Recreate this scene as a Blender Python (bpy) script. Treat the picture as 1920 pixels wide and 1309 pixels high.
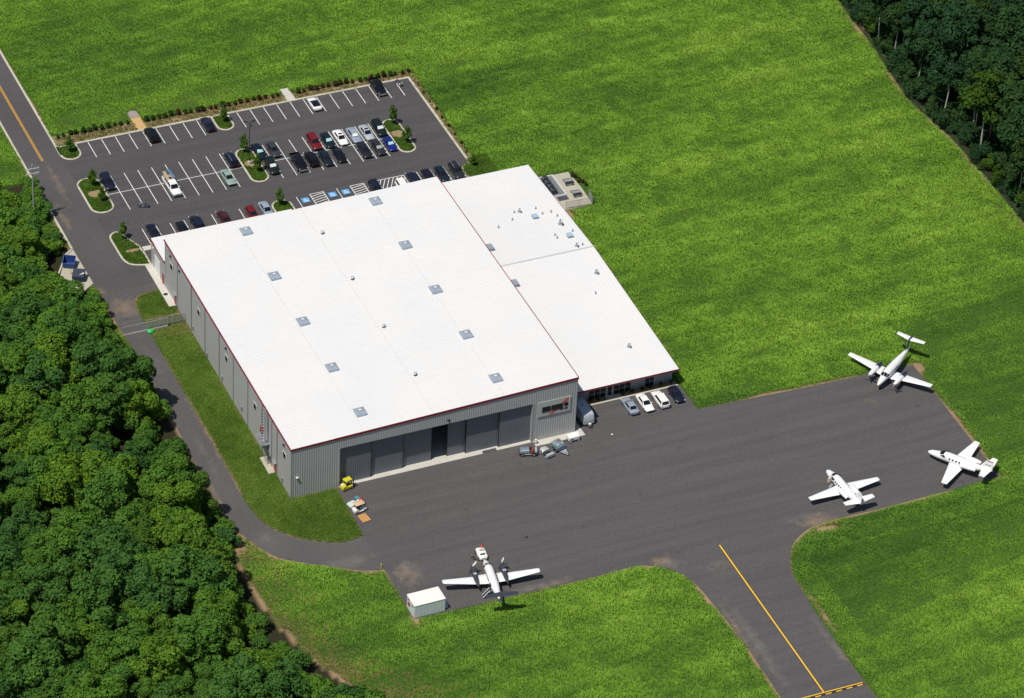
import bpy, math, random
import numpy as np
from mathutils import Matrix, Vector
R = math.radians
for o in list(bpy.data.objects): bpy.data.objects.remove(o)
scene = bpy.context.scene
COL = scene.collection

# ------------------------------------------------------------------ camera
cam_d = bpy.data.cameras.new('camera'); cam_o = bpy.data.objects.new('camera', cam_d); COL.objects.link(cam_o)
AZ, PI_, RO = 0.4357, 0.6477, 0.0525
fw = Vector((math.sin(AZ)*math.cos(PI_), math.cos(AZ)*math.cos(PI_), -math.sin(PI_)))
rt = Vector((math.cos(AZ), -math.sin(AZ), 0)); up = rt.cross(fw)
r_ = rt*math.cos(RO)+up*math.sin(RO); u_ = -rt*math.sin(RO)+up*math.cos(RO)
CAMP = Vector((-190.8477, -495.9448, 435.4112))
cam_o.matrix_world = Matrix(((r_.x, u_.x, -fw.x, CAMP.x), (r_.y, u_.y, -fw.y, CAMP.y), (r_.z, u_.z, -fw.z, CAMP.z), (0, 0, 0, 1)))
cam_d.sensor_width = 36; cam_d.lens = 7547.41/1920*36; cam_d.clip_start = 1; cam_d.clip_end = 9000
scene.camera = cam_o

# ------------------------------------------------------------------ sky, sun, exposure
SUN_EL = R(63); SUN_DIR = Vector((-math.cos(R(24))*math.cos(SUN_EL), -math.sin(R(24))*math.cos(SUN_EL), math.sin(SUN_EL)))
w = bpy.data.worlds.new('World'); scene.world = w; w.use_nodes = True
wn = w.node_tree.nodes; wl = w.node_tree.links
sky = wn.new('ShaderNodeTexSky'); sky.sky_type = 'NISHITA'; sky.sun_disc = False
sky.sun_elevation = SUN_EL; sky.sun_rotation = math.atan2(SUN_DIR.x, SUN_DIR.y)
wl.new(sky.outputs[0], wn['Background'].inputs[0]); wn['Background'].inputs[1].default_value = 0.08
sd = bpy.data.lights.new('sun', 'SUN'); sd.energy = 4.7; sd.angle = R(0.5); sd.color = (1.0, 0.95, 0.87)
so = bpy.data.objects.new('sun', sd); COL.objects.link(so)
so.rotation_euler = (-SUN_DIR).to_track_quat('-Z', 'Y').to_euler(); so.location = (0, 0, 300)
scene.view_settings.view_transform = 'Standard'; scene.view_settings.look = 'None'
scene.view_settings.exposure = -0.17; scene.view_settings.gamma = 1
scene.view_settings.use_curve_mapping = False

# ------------------------------------------------------------------ helpers
rnd = random.Random(7); nrng = np.random.default_rng(11)
class MB:
    def __init__(s): s.v = []; s.f = []
    def add(s, vs, fs):
        b = len(s.v); s.v += [tuple(p) for p in vs]; s.f += [tuple(i+b for i in f) for f in fs]; return s
    def box(s, x0, y0, z0, x1, y1, z1, M=None):
        vs = [(x0,y0,z0),(x1,y0,z0),(x1,y1,z0),(x0,y1,z0),(x0,y0,z1),(x1,y0,z1),(x1,y1,z1),(x0,y1,z1)]
        if M is not None: vs = [tuple(M @ Vector(p)) for p in vs]
        return s.add(vs, [(3,2,1,0),(4,5,6,7),(0,1,5,4),(1,2,6,5),(2,3,7,6),(3,0,4,7)])
    def bar(s, a, b, wd, ht=None):
        a = Vector(a); b = Vector(b); ht = ht or wd; d = (b-a).normalized()
        n = Vector((0,0,1)) if abs(d.z) < .95 else Vector((1,0,0))
        x = d.cross(n).normalized(); y = x.cross(d)
        vs = []
        for p in (a, b):
            for sx, sy in ((-1,-1),(1,-1),(1,1),(-1,1)): vs.append(p+x*sx*wd/2+y*sy*ht/2)
        return s.add(vs, [(3,2,1,0),(4,5,6,7),(0,1,5,4),(1,2,6,5),(2,3,7,6),(3,0,4,7)])
    def tube(s, pts, rad, n=8):
        pts = [Vector(p) for p in pts]
        if not hasattr(rad, '__len__'): rad = [rad]*len(pts)
        rings = []
        for i, p in enumerate(pts):
            d = (pts[min(i+1, len(pts)-1)]-pts[max(i-1, 0)]).normalized()
            a = Vector((0,0,1)) if abs(d.z) < .9 else Vector((1,0,0))
            x = d.cross(a).normalized(); y = d.cross(x)
            rings.append([p+(x*math.cos(t)+y*math.sin(t))*rad[i] for t in (2*math.pi*k/n for k in range(n))])
        return s.loft(rings)
    def loft(s, rings, cap=True, close=True):
        n = len(rings[0]); vs = [p for r in rings for p in r]; fs = []
        for i in range(len(rings)-1):
            for k in range(n if close else n-1):
                k2 = (k+1) % n
                fs.append((i*n+k, i*n+k2, (i+1)*n+k2, (i+1)*n+k))
        if cap: fs += [tuple(range(n-1, -1, -1)), tuple((len(rings)-1)*n+k for k in range(n))]
        return s.add(vs, fs)
    def prism(s, poly, z0, z1):
        n = len(poly)
        vs = [(p[0],p[1],z0) for p in poly]+[(p[0],p[1],z1) for p in poly]
        return s.add(vs, [tuple(range(n-1,-1,-1)), tuple(range(n,2*n))]+[(k,(k+1)%n,n+(k+1)%n,n+k) for k in range(n)])
    def sheet(s, poly, z):
        return s.add([(p[0],p[1],z) for p in poly], [tuple(range(len(poly)))])
    def xf(s, M): s.v = [tuple(M @ Vector(p)) for p in s.v]; return s
    def build(s, name, mat, parent=None, smooth=None, loc=None):
        me = bpy.data.meshes.new(name); me.from_pydata(s.v, [], s.f)
        bmfix(me)
        me.materials.append(mat)
        if smooth is not None:
            me.polygons.foreach_set('use_smooth', [True]*len(me.polygons)); me.set_sharp_from_angle(angle=R(smooth))
        o = bpy.data.objects.new(name, me); COL.objects.link(o)
        if parent is not None: o.parent = parent
        if loc is not None: o.location = loc
        return o
import bmesh
def bmfix(me):
    bm = bmesh.new(); bm.from_mesh(me); bmesh.ops.recalc_face_normals(bm, faces=bm.faces); bm.to_mesh(me); bm.free()
def tag(o, label=None, cat=None, group=None, kind=None):
    if label: o['label'] = label
    if cat: o['category'] = cat
    if group: o['group'] = group
    if kind: o['kind'] = kind
    return o
def thing(name, label, cat, loc=(0,0,0), rz=0, group=None):
    o = bpy.data.objects.new(name, None); COL.objects.link(o); o.location = loc; o.rotation_euler = (0,0,rz)
    o.empty_display_size = .2
    return tag(o, label, cat, group)
def struct(o): o['kind'] = 'structure'; return o
def kids(o): return [c for c in bpy.data.objects if c.parent is o] if False else list(o.children)
def copy_tree(o, loc=None, rz=None, parent=None):
    c = o.copy(); COL.objects.link(c); c.parent = parent
    if parent is not None: c.matrix_parent_inverse = o.matrix_parent_inverse.copy()
    if loc is not None: c.location = loc
    if rz is not None: c.rotation_euler = (0,0,rz)
    for ch in o.children: copy_tree(ch, parent=c)
    return c
def arc(cx, cy, r, a0, a1, n=8):
    return [(cx+r*math.cos(R(a0+(a1-a0)*i/n)), cy+r*math.sin(R(a0+(a1-a0)*i/n))) for i in range(n+1)]
def smoothline(pts, n=6):
    out = []
    P = [pts[0]]+list(pts)+[pts[-1]]
    for i in range(1, len(P)-2):
        p0, p1, p2, p3 = [np.array(q, float) for q in P[i-1:i+3]]
        for k in range(n):
            t = k/n
            out.append(tuple(.5*((2*p1)+(-p0+p2)*t+(2*p0-5*p1+4*p2-p3)*t*t+(-p0+3*p1-3*p2+p3)*t**3)))
    out.append(tuple(pts[-1])); return out

# value noise in numpy (used to lay out planting and soil)
def vnoise(x, y, s, seed):
    x = np.asarray(x, float)/s; y = np.asarray(y, float)/s
    xi = np.floor(x).astype(int); yi = np.floor(y).astype(int); fx = x-xi; fy = y-yi
    fx = fx*fx*(3-2*fx); fy = fy*fy*(3-2*fy)
    def h(a, b):
        n = (a*374761393+b*668265263+seed*974634777) & 0x7fffffff
        n = ((n ^ (n >> 13))*1274126177) & 0x7fffffff
        return ((n ^ (n >> 16)) & 0xffff)/65535.0
    return (h(xi,yi)*(1-fx)+h(xi+1,yi)*fx)*(1-fy)+(h(xi,yi+1)*(1-fx)+h(xi+1,yi+1)*fx)*fy
def inpoly(x, y, poly):
    ins = np.zeros(x.shape, bool); n = len(poly)
    for i in range(n):
        x0, y0 = poly[i][:2]; x1, y1 = poly[(i+1) % n][:2]
        if y0 == y1: continue
        c = ((y0 > y) != (y1 > y)) & (x < (x1-x0)*(y-y0)/(y1-y0)+x0); ins ^= c
    return ins
def dist(x, y, line, closed=False):
    d = np.full(x.shape, 1e9); L = list(line)+([line[0]] if closed else [])
    for a, b in zip(L[:-1], L[1:]):
        dx, dy = b[0]-a[0], b[1]-a[1]; q = dx*dx+dy*dy
        if q == 0: continue
        t = np.clip(((x-a[0])*dx+(y-a[1])*dy)/q, 0, 1)
        d = np.minimum(d, np.hypot(x-a[0]-t*dx, y-a[1]-t*dy))
    return d

# ------------------------------------------------------------------ materials
def newmat(name):
    m = bpy.data.materials.new(name); m.use_nodes = True
    return m, m.node_tree.nodes, m.node_tree.links, m.node_tree.nodes['Principled BSDF']
def C4(c, k=1): return (c[0]*k, c[1]*k, c[2]*k, 1)
def noise(n, l, scale, detail=4, vec=None, rough=.55):
    t = n.new('ShaderNodeTexNoise'); t.inputs['Scale'].default_value = scale; t.inputs['Detail'].default_value = detail
    t.inputs['Roughness'].default_value = rough
    if vec is not None: l.new(vec, t.inputs['Vector'])
    return t.outputs['Fac']
def ramp(n, l, fac, stops):
    r = n.new('ShaderNodeValToRGB'); e = r.color_ramp.elements
    e[0].position, e[0].color = stops[0][0], C4(stops[0][1]); e[1].position, e[1].color = stops[-1][0], C4(stops[-1][1])
    for p, c in stops[1:-1]:
        q = e.new(p); q.color = C4(c)
    l.new(fac, r.inputs[0]); return r.outputs[0]
def mix(n, l, fac, a, b, mode='MIX'):
    m = n.new('ShaderNodeMix'); m.data_type = 'RGBA'; m.blend_type = mode
    for sock, v in ((m.inputs[0], fac), (m.inputs[6], a), (m.inputs[7], b)):
        if hasattr(v, 'links'): l.new(v, sock)
        elif isinstance(v, (int, float)): sock.default_value = v
        else: sock.default_value = C4(v)
    return m.outputs[2]
def mrange(n, l, v, a, b, c=0, d=1):
    m = n.new('ShaderNodeMapRange'); l.new(v, m.inputs[0])
    for i, k in enumerate((a, b, c, d)): m.inputs[i+1].default_value = k
    return m.outputs[0]
def math_(n, l, op, a, b=None):
    m = n.new('ShaderNodeMath'); m.operation = op
    for i, v in enumerate((a, b)):
        if v is None: continue
        if hasattr(v, 'links'): l.new(v, m.inputs[i])
        else: m.inputs[i].default_value = v
    return m.outputs[0]
def coords(n, l, scale=(1,1,1), kind='Object'):
    t = n.new('ShaderNodeTexCoord'); m = n.new('ShaderNodeMapping'); l.new(t.outputs[kind], m.inputs[0])
    m.inputs['Scale'].default_value = scale; return m.outputs[0]
def worldpos(n, l, scale=(1,1,1)):
    g = n.new('ShaderNodeNewGeometry'); m = n.new('ShaderNodeMapping'); l.new(g.outputs['Position'], m.inputs[0])
    m.inputs['Scale'].default_value = scale; return m.outputs[0]
def bump(n, l, p, h, strength=.3, d=.02):
    b = n.new('ShaderNodeBump'); b.inputs['Strength'].default_value = strength; b.inputs['Distance'].default_value = d
    l.new(h, b.inputs['Height']); l.new(b.outputs[0], p.inputs['Normal'])
MATS = {}
def mat(name, col, rough=.6, metal=0, var=.12, vs=1.5, coat=0, spec=.5):
    if name in MATS: return MATS[name]
    m, n, l, p = newmat(name)
    v = coords(n, l); f = noise(n, l, vs, 5, v); f2 = noise(n, l, vs*9, 3, v)
    f = math_(n, l, 'ADD', math_(n, l, 'MULTIPLY', f, .7), math_(n, l, 'MULTIPLY', f2, .3))
    l.new(ramp(n, l, f, [(.25, [c*(1-var) for c in col]), (.75, [min(1, c*(1+var)) for c in col])]), p.inputs['Base Color'])
    p.inputs['Roughness'].default_value = rough; p.inputs['Metallic'].default_value = metal
    p.inputs['Coat Weight'].default_value = coat; p.inputs['Coat Roughness'].default_value = .08
    p.inputs['Specular IOR Level'].default_value = spec
    MATS[name] = m; return m
def asphalt(name, base, light, dark, spots=(), streak=True, pale=()):
    m, n, l, p = newmat(name)
    v = worldpos(n, l)
    big = noise(n, l, .045, 5, v); mid = noise(n, l, .35, 5, v); fine = noise(n, l, 6, 3, v)
    c = ramp(n, l, big, [(.32, dark), (.5, base), (.7, light)])
    sv = worldpos(n, l, (.035, .55, 1)); st = noise(n, l, 1, 4, sv)
    if streak: c = mix(n, l, mrange(n, l, st, .34, .66), [q*.9 for q in dark], light, 'MIX'); c = mix(n, l, .42, c, ramp(n, l, big, [(.3, dark), (.7, base)]))
    c = mix(n, l, math_(n, l, 'MULTIPLY', mrange(n, l, mid, .35, .7), .22), c, dark)
    grit = noise(n, l, 2.6, 4, v, .75)
    c = mix(n, l, .20, c, ramp(n, l, grit, [(.32, (.025,.024,.027)), (.68, (.19,.185,.185))]))
    # paving lane joints
    sp = n.new('ShaderNodeSeparateXYZ'); l.new(v, sp.inputs[0]); wob = math_(n, l, 'MULTIPLY', noise(n, l, .3, 3, v), .25)
    lane = math_(n, l, 'FRACT', math_(n, l, 'DIVIDE', math_(n, l, 'ADD', sp.outputs[1], wob), 4.3))
    c = mix(n, l, math_(n, l, 'MULTIPLY', mrange(n, l, lane, .05, .012), .20 if streak else 0), c, (.045,.043,.045))
    # dried stains and pale scuffs with their own shapes
    sc = noise(n, l, .9, 6, worldpos(n, l, (.25, .6, 1)), .7)
    c = mix(n, l, math_(n, l, 'MULTIPLY', mrange(n, l, sc, .62, .74), .35), c, (.17,.165,.16))
    oil = n.new('ShaderNodeTexVoronoi'); oil.inputs['Scale'].default_value = .16; l.new(v, oil.inputs['Vector'])
    c = mix(n, l, math_(n, l, 'MULTIPLY', mrange(n, l, oil.outputs['Distance'], .1, .03), .35), c, (.035,.034,.036))
    for lst, cols, amt in ((pale, ((.15,.14,.13),(.20,.185,.165)), .75), (spots, ((.22,.145,.085),(.33,.235,.15)), .8)):
        if not lst: continue
        tot = None
        for (x, y, rx, ry, s) in lst:
            g = n.new('ShaderNodeNewGeometry'); mp = n.new('ShaderNodeMapping'); mp.vector_type = 'POINT'
            l.new(g.outputs['Position'], mp.inputs[0]); mp.inputs['Location'].default_value = (-x/rx, -y/ry, 0); mp.inputs['Scale'].default_value = (1/rx, 1/ry, 0)
            ln = n.new('ShaderNodeVectorMath'); ln.operation = 'LENGTH'; l.new(mp.outputs[0], ln.inputs[0])
            k = math_(n, l, 'MULTIPLY', mrange(n, l, ln.outputs['Value'], 1, .2), s)
            tot = k if tot is None else math_(n, l, 'MAXIMUM', tot, k)
        nn = noise(n, l, .55, 8, v, .72)
        k = math_(n, l, 'MULTIPLY', mrange(n, l, math_(n, l, 'ADD', tot, math_(n, l, 'MULTIPLY', math_(n, l, 'SUBTRACT', nn, .5), 2.6)), .35, 1.5), amt)
        c = mix(n, l, k, c, ramp(n, l, mid, [(.3, cols[0]), (.7, cols[1])]))
    l.new(c, p.inputs['Base Color']); p.inputs['Roughness'].default_value = .93; p.inputs['Specular IOR Level'].default_value = .25
    bump(n, l, p, fine, .25, .02)
    return m
def foliage(name, lo, hi, clump=.9, trans=.25, rngobj=.25, hue=(1.25,1.05,.6)):
    m, n, l, p = newmat(name)
    f = noise(n, l, clump, 4, worldpos(n, l)); f2 = noise(n, l, clump*6, 2, worldpos(n, l))
    f = math_(n, l, 'ADD', math_(n, l, 'MULTIPLY', f, .6), math_(n, l, 'MULTIPLY', f2, .4))
    c = ramp(n, l, f, [(.33, lo), (.67, hi)])
    oi = n.new('ShaderNodeObjectInfo')
    k = rngobj*2; c = mix(n, l, 1, c, ramp(n, l, oi.outputs['Random'], [(0, (1-.34*k, 1-.22*k, 1+.25*k)), (.5, (1, 1, 1)), (1, (1+.45*k, 1+.2*k, 1-.3*k))]), 'MULTIPLY')
    out = n['Material Output']
    d = n.new('ShaderNodeBsdfDiffuse'); t = n.new('ShaderNodeBsdfTranslucent')
    l.new(c, d.inputs[0]); l.new(mix(n, l, 1, c, (1.0, 1.0, .45), 'MULTIPLY'), t.inputs[0])
    ms = n.new('ShaderNodeMixShader'); ms.inputs[0].default_value = trans; l.new(d.outputs[0], ms.inputs[1]); l.new(t.outputs[0], ms.inputs[2])
    l.new(ms.outputs[0], out.inputs[0]); n.remove(p)
    return m
# ------------------------------------------------------------------ ground, pavements
DRIVE_R = smoothline([(8.1,-13.7),(3.8,-13.97),(-0.2,-12.1),(-3.9,-9.2),(-6.7,-4.5),(-7.6,1.3)], 5)+[(-7.4,12.7),(-7.3,35),(-7.2,54)]+smoothline([(-7.1,60.3),(-6.5,62.6),(-5.2,63.9),(-1.4,64.4)], 4)
DRIVE_L = [(-1.3,66.5),(-12.05,66.5),(-11.7,53),(-11.4,46),(-11.6,34),(-11.9,20.6),(-12.1,9)]+smoothline([(-11.9,0.5),(-11.8,-3.3),(-10.3,-8.3),(-7.5,-13.8),(-1.6,-18.2),(4.6,-21.9),(8.05,-22.9)], 5)
DRIVE = DRIVE_L+DRIVE_R
LAWN = DRIVE_R+[(-1.35,64.4),(-1.35,58.6),(0,58.6),(0,0),(8.6,0)]
APRON = [(8.3,0),(52.9,0),(52.9,5.9),(75.9,5.9),(75.9,-1.6),(95.6,-2.5),(118,-3.2),(117.3,-36.9),(93.6,-37.5)]+smoothline([(85.6,-37.25),(80.1,-37.95),(76,-40.2),(73.3,-43.7),(71.6,-49),(71,-60)], 5)+[(70.8,-72),(70.6,-180),(56.2,-180),(56.3,-75)]+smoothline([(56.6,-61),(56,-51),(55.2,-43.7),(52.6,-39),(48.7,-36.9)], 5)+[(30,-36.8),(8,-36.3),(8.05,-22.9),(8.1,-13.7)]
ROAD = [(-12.05,66.5),(-12.05,420),(-4.95,420),(-4.95,66.5)]
LOT = [(-4.95,66.5),(-4.95,113.7),(67.35,113.7),(67.35,66.5)]
PAVED = [DRIVE, APRON, ROAD, LOT]
WOODPATH = smoothline([(-12.2,30),(-12.6,10),(-12.2,-2),(-13.3,-9),(-14.6,-14),(-14.3,-24),(-13.6,-31),(-10.8,-41.5),(-6.2,-51.4),(3,-61),(16,-72)], 6)
WOODR = smoothline([(165,128),(160.5,111),(158.8,91),(156.9,73.5),(158.3,61),(158.5,44),(157.8,28),(156,5),(154,-30)], 6)
SOILSPOTS = [(83,-39.2,5.5,1.4,.9),(55.4,-47,1.1,6,1.0),(56.3,-66,1.0,8,.9),(72,-58,.9,10,.8),(50.5,-37.6,4,1.0,.9),(-11.8,60,1.6,8,.8),(-12.9,-8,1.8,5,1),
  (117.9,-22,1.0,12,.9),(118.5,-4,1.6,2.4,.9),(117.5,-37.5,2,1.2,.9),(8,-37,1.0,2.6,.9),(6.5,-22.9,2.5,.9,.8),(76,66,3.4,7,.7),(70,76,7,1.6,.7),(76.6,40,1.0,26,.75),(161,99,1.5,5,.6),(158,70,1,8,.4),(159,31,1.5,4,.6),(-13.4,85,1.5,10,.8),(78.2,60.5,2,2,.9)]
BUILD = [[(-.2,-.2),(53,-.2),(53,64.8),(-.2,64.8)],[(0,64),(27.6,64),(27.6,72.6),(0,72.6)],[(52.9,5.2),(76.2,5.2),(76.2,73.4),(52.9,73.4)]]

# the ground: one sheet, fine under the picture, coarse to the horizon
gx = np.concatenate([[-4000,-1500,-600,-250,-140], np.arange(-95,225.1,.8), [260,400,800,1800,4000]])
gy = np.concatenate([[-4000,-1500,-600,-250,-150], np.arange(-112,190.1,.8), [230,320,600,1500,4000]])
GX, GY = np.meshgrid(gx, gy, indexing='ij'); fx, fy = GX.ravel(), GY.ravel()
pin = np.zeros(fx.shape, bool); pd = np.full(fx.shape, 1e9)
for P in PAVED: pin |= inpoly(fx, fy, P); pd = np.minimum(pd, dist(fx, fy, P, True))
def soilness(x, y, pd):
    s = np.clip(1-(pd-.15)/(.25+1.2*vnoise(x, y, 5, 3)), 0, 1)*(.1+1.15*vnoise(x, y, 8, 4))
    s = np.maximum(s, np.clip(1-(dist(x, y, WOODPATH)-.2)/(.7+1.6*vnoise(x, y, 5, 31)), 0, 1)*(.45+.75*vnoise(x, y, 3, 32)))
    s = np.maximum(s, np.clip(1-(dist(x, y, WOODR)-.1)/(.3+1.5*vnoise(x, y, 6, 33)), 0, 1)*(.1+1.0*vnoise(x, y, 9, 34)))
    for (a, b, rx, ry, k) in SOILSPOTS:
        e = np.hypot((x-a)/rx, (y-b)/ry); s = np.maximum(s, np.clip(1.25-e, 0, 1)*k*(.5+.9*vnoise(x, y, 1.7, 5)))
    return np.clip(s, 0, 1)
gsoil = soilness(fx, fy, pd)
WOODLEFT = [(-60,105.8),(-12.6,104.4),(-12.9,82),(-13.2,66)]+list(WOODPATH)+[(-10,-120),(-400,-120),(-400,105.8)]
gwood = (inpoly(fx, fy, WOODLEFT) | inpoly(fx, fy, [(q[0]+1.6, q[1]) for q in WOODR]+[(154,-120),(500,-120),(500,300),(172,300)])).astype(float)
YARD = [(76,61.5),(84.8,61.5),(86,68),(84.8,73.9),(76,73.9)]
FLATS = [YARD, [(-5,113.5),(70.2,113.5),(70.2,121),(-5,121)], [(64,76),(72,76),(72,114.5),(64,114.5)], [(-19,67),(-11,67),(-11,82),(-19,82)], [(52,4),(77,4),(77,75),(52,75)], [(-8,-14),(9,-14),(9,66),(-8,66)]]
def flatdist(x, y, pd):
    for P in FLATS: pd = np.where(inpoly(x, y, P), 0, np.minimum(pd, dist(x, y, P, True)))
    return pd
fd = flatdist(fx, fy, pd)
gz = -.02+np.where(pin, 0, np.clip((fd-1.5)/10, 0, 1)*(.45*(vnoise(fx, fy, 23, 8)-.5)+.25*(vnoise(fx, fy, 7, 9)-.5)))
far = (fx < -95) | (fx > 225) | (fy < -112) | (fy > 190); gz[far] = -.02
nx, ny = len(gx), len(gy)
ii = (np.arange(nx-1)[:, None]*ny+np.arange(ny-1)[None, :]).ravel()
me = bpy.data.meshes.new('ground')
me.from_pydata(np.stack([fx, fy, gz], 1).tolist(), [], np.stack([ii, ii+ny, ii+ny+1, ii+1], 1).tolist())
at = me.attributes.new('soil', 'FLOAT', 'POINT'); at.data.foreach_set('value', gsoil.astype(np.float32))
at = me.attributes.new('litter', 'FLOAT', 'POINT'); at.data.foreach_set('value', gwood.astype(np.float32))
me.polygons.foreach_set('use_smooth', [True]*len(me.polygons))
m, n, l, p = newmat('ground_soil_and_turf')
a = n.new('ShaderNodeAttribute'); a.attribute_name = 'soil'
v = worldpos(n, l); f1 = noise(n, l, .12, 6, v); f2 = noise(n, l, 2.2, 5, v); f3 = noise(n, l, 9, 3, v)
grass_c = ramp(n, l, f2, [(.3, (.030,.062,.012)), (.7, (.075,.135,.024))])
soil_c = ramp(n, l, f1, [(.3, (.22,.135,.070)), (.6, (.33,.23,.13)), (.75, (.27,.175,.095))])
soil_c = mix(n, l, .25, soil_c, ramp(n, l, f3, [(.3, (.10,.07,.04)), (.7, (.36,.27,.18))]))
k = mrange(n, l, math_(n, l, 'ADD', a.outputs['Fac'], math_(n, l, 'MULTIPLY', math_(n, l, 'SUBTRACT', f2, .5), .9)), .35, .75)
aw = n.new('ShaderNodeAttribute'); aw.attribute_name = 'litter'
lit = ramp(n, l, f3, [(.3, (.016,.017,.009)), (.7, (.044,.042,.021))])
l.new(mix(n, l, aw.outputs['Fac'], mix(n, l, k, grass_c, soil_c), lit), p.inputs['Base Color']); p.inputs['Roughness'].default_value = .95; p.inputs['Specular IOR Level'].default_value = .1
bump(n, l, p, f3, .6, .06)
me.materials.append(m)
ground = bpy.data.objects.new('ground', me); COL.objects.link(ground); struct(ground)

A_LOT = asphalt('asphalt_lot', (.070,.066,.067), (.086,.082,.081), (.058,.055,.057))
A_ROAD = asphalt('asphalt_road', (.078,.074,.074), (.096,.092,.090), (.064,.061,.062), [(-8.2,103,1.5,12,.62),(-10.6,91,1.3,6,.85),(-11.2,66,1.6,4,.8)], False)
A_DRIVE = asphalt('asphalt_drive', (.088,.084,.084), (.112,.107,.104), (.072,.069,.070), [(-9,61,4,4.5,1.0),(-11.7,35,.5,20,.8),(-11.6,5,.7,8,.8),(-7.6,20,.35,30,.6),(-8,-8,1,2,.6)], False, pale=[(3,-19,7,3,.9),(-8,-9,3,4,.8),(-9.5,45,2,12,.55),(-9.6,15,1.6,14,.6)])
A_APRON = asphalt('asphalt_apron', (.088,.083,.083), (.105,.100,.097), (.075,.071,.072),
  [(82,-36.6,5.5,2.6,1.05),(11,-26,3,6,.72),(12,-33,3,3,.7),(56.9,-58,1.0,14,.75),(32,-36.4,8,1.2,.75),(52.5,-37,3,2.4,.8),(70.6,-70,1,8,.6),(106,-10,4,3,.35)],
  pale=[(58.4,-62,1.6,20,.95),(61,-42,5,5,.6),(53,-38.5,5,3,.9),(12,-25,4,5,.9),(70,-66,1.2,14,.7),(30,-35.8,14,1.2,.8),(80,-35,6,2.5,.7)])
def paved(name, poly, m): return struct(MB().prism(poly, -.06, .03).build(name, m))
road = paved('road', ROAD, A_ROAD); lot = paved('parking_lot', LOT, A_LOT); drive = paved('service_drive', DRIVE, A_DRIVE); apron = paved('aircraft_apron', APRON, A_APRON)
WHITE = mat('road_paint_white', (.72,.72,.70), .7, var=.18, vs=3); YEL = mat('road_paint_yellow', (.80,.47,.03), .7, var=.15, vs=2.5); ORG = mat('road_paint_amber', (.62,.30,.03), .7, var=.2, vs=2)
BLACKP = mat('road_paint_black', (.02,.02,.022), .8)
def line(a, b, wd, m, parent, name, z=.036, seg=1):
    d = Vector((b[0]-a[0], b[1]-a[1])); nrm = Vector((-d.y, d.x)).normalized()*wd/2
    return MB().sheet([(a[0]-nrm.x,a[1]-nrm.y),(b[0]-nrm.x,b[1]-nrm.y),(b[0]+nrm.x,b[1]+nrm.y),(a[0]+nrm.x,a[1]+nrm.y)], z).build(name, m, parent)
# parking stalls
SX = [1.9+2.725*i for i in range(9)]+[26.5, 29.2]+[32.4+2.71*i for i in range(12)]
for i in range(24):
    x = 1.48+2.743*i
    if i not in (9, 10): line((x, 108.25), (x, 113.6), .14, WHITE, lot, 'stall_line')
for i in range(20):
    if i not in (9, 10):
        if SX[i] < 55: line((SX[i], 89.8), (SX[i], 101.5), .14, WHITE, lot, 'stall_line')
for a, b in ((-.4, 26.2), (30.2, 56.4)): line((a, 95.75), (b, 95.75), .13, WHITE, lot, 'stall_line', .040)
for i in range(23):
    if i in (9, 10, 18): continue
    if SX[i] < 63: line((SX[i], 78.0), (SX[i], 83.15), .14, WHITE, lot, 'stall_line')
def hatch(x0, x1, y0, y1, n, slope, nm='hatched_bay'):
    mb = MB(); w2 = .07
    def q(a, b, wd=.14):
        d = Vector((b[0]-a[0], b[1]-a[1])); k = Vector((-d.y, d.x)).normalized()*wd/2
        mb.sheet([(a[0]-k.x,a[1]-k.y),(b[0]-k.x,b[1]-k.y),(b[0]+k.x,b[1]+k.y),(a[0]+k.x,a[1]+k.y)], .037)
    q((x0, y1), (x1, y1)); mb2 = mb
    for i in range(n):
        if slope == 0:
            y = y1-.15-(i+.6)*(y1-y0)/n; q((x0+.07, y-.22), (x1-.07, y+.22), .16)
        else:
            t = x0+(i+.3)*(x1-x0+3)/n-2.4; a = (t, y0); b = (t+slope*(y1-y0), y1)
            ax = max(a[0], x0); ay = y0+(ax-a[0])/slope; bx = min(b[0], x1); by = y0+(bx-a[0])/slope
            if by > ay: q((ax, ay), (bx, by))
    return mb.build(nm, WHITE, lot)
hatch(SX[12], SX[13], 78.2, 83.1, 7, 0); hatch(SX[15], SX[16], 78.2, 83.1, 7, 0); hatch(SX[17], SX[19], 77.6, 83.05, 10, .55)
BLUEP = mat('road_paint_blue', (.10,.36,.72), .7, var=.15, vs=3)
for x in (33.75, 39.15, 41.85):
    pad = MB().sheet([(x-.72,80.9),(x+.72,80.9),(x+.72,82.35),(x-.72,82.35)], .037).build('accessible_stall_sign', BLUEP, lot)
    s = MB()
    def disc(cx, cy, r0, r1, a0=0, a1=360, n=18):
        for i in range(n):
            A, B = R(a0+(a1-a0)*i/n), R(a0+(a1-a0)*(i+1)/n)
            s.sheet([(cx+r0*math.cos(A),cy+r0*math.sin(A)),(cx+r1*math.cos(A),cy+r1*math.sin(A)),(cx+r1*math.cos(B),cy+r1*math.sin(B)),(cx+r0*math.cos(B),cy+r0*math.sin(B))], .042)
    disc(x-.05, 81.45, .26, .36, 110, 400); disc(x-.12, 82.12, 0, .1)
    for q in ([(-.17,81.98),(-.05,81.98),(-.02,81.5),(-.14,81.5)],[(-.14,81.75),(-.14,81.84),(.2,81.84),(.2,81.75)],[(-.1,81.5),(-.1,81.6),(.25,81.6),(.25,81.5)],[(.2,81.58),(.3,81.62),(.45,81.2),(.35,81.16)]):
        s.sheet([(x+a, b) for a, b in q], .043)
    s.build('wheelchair_symbol', WHITE, pad)
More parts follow.
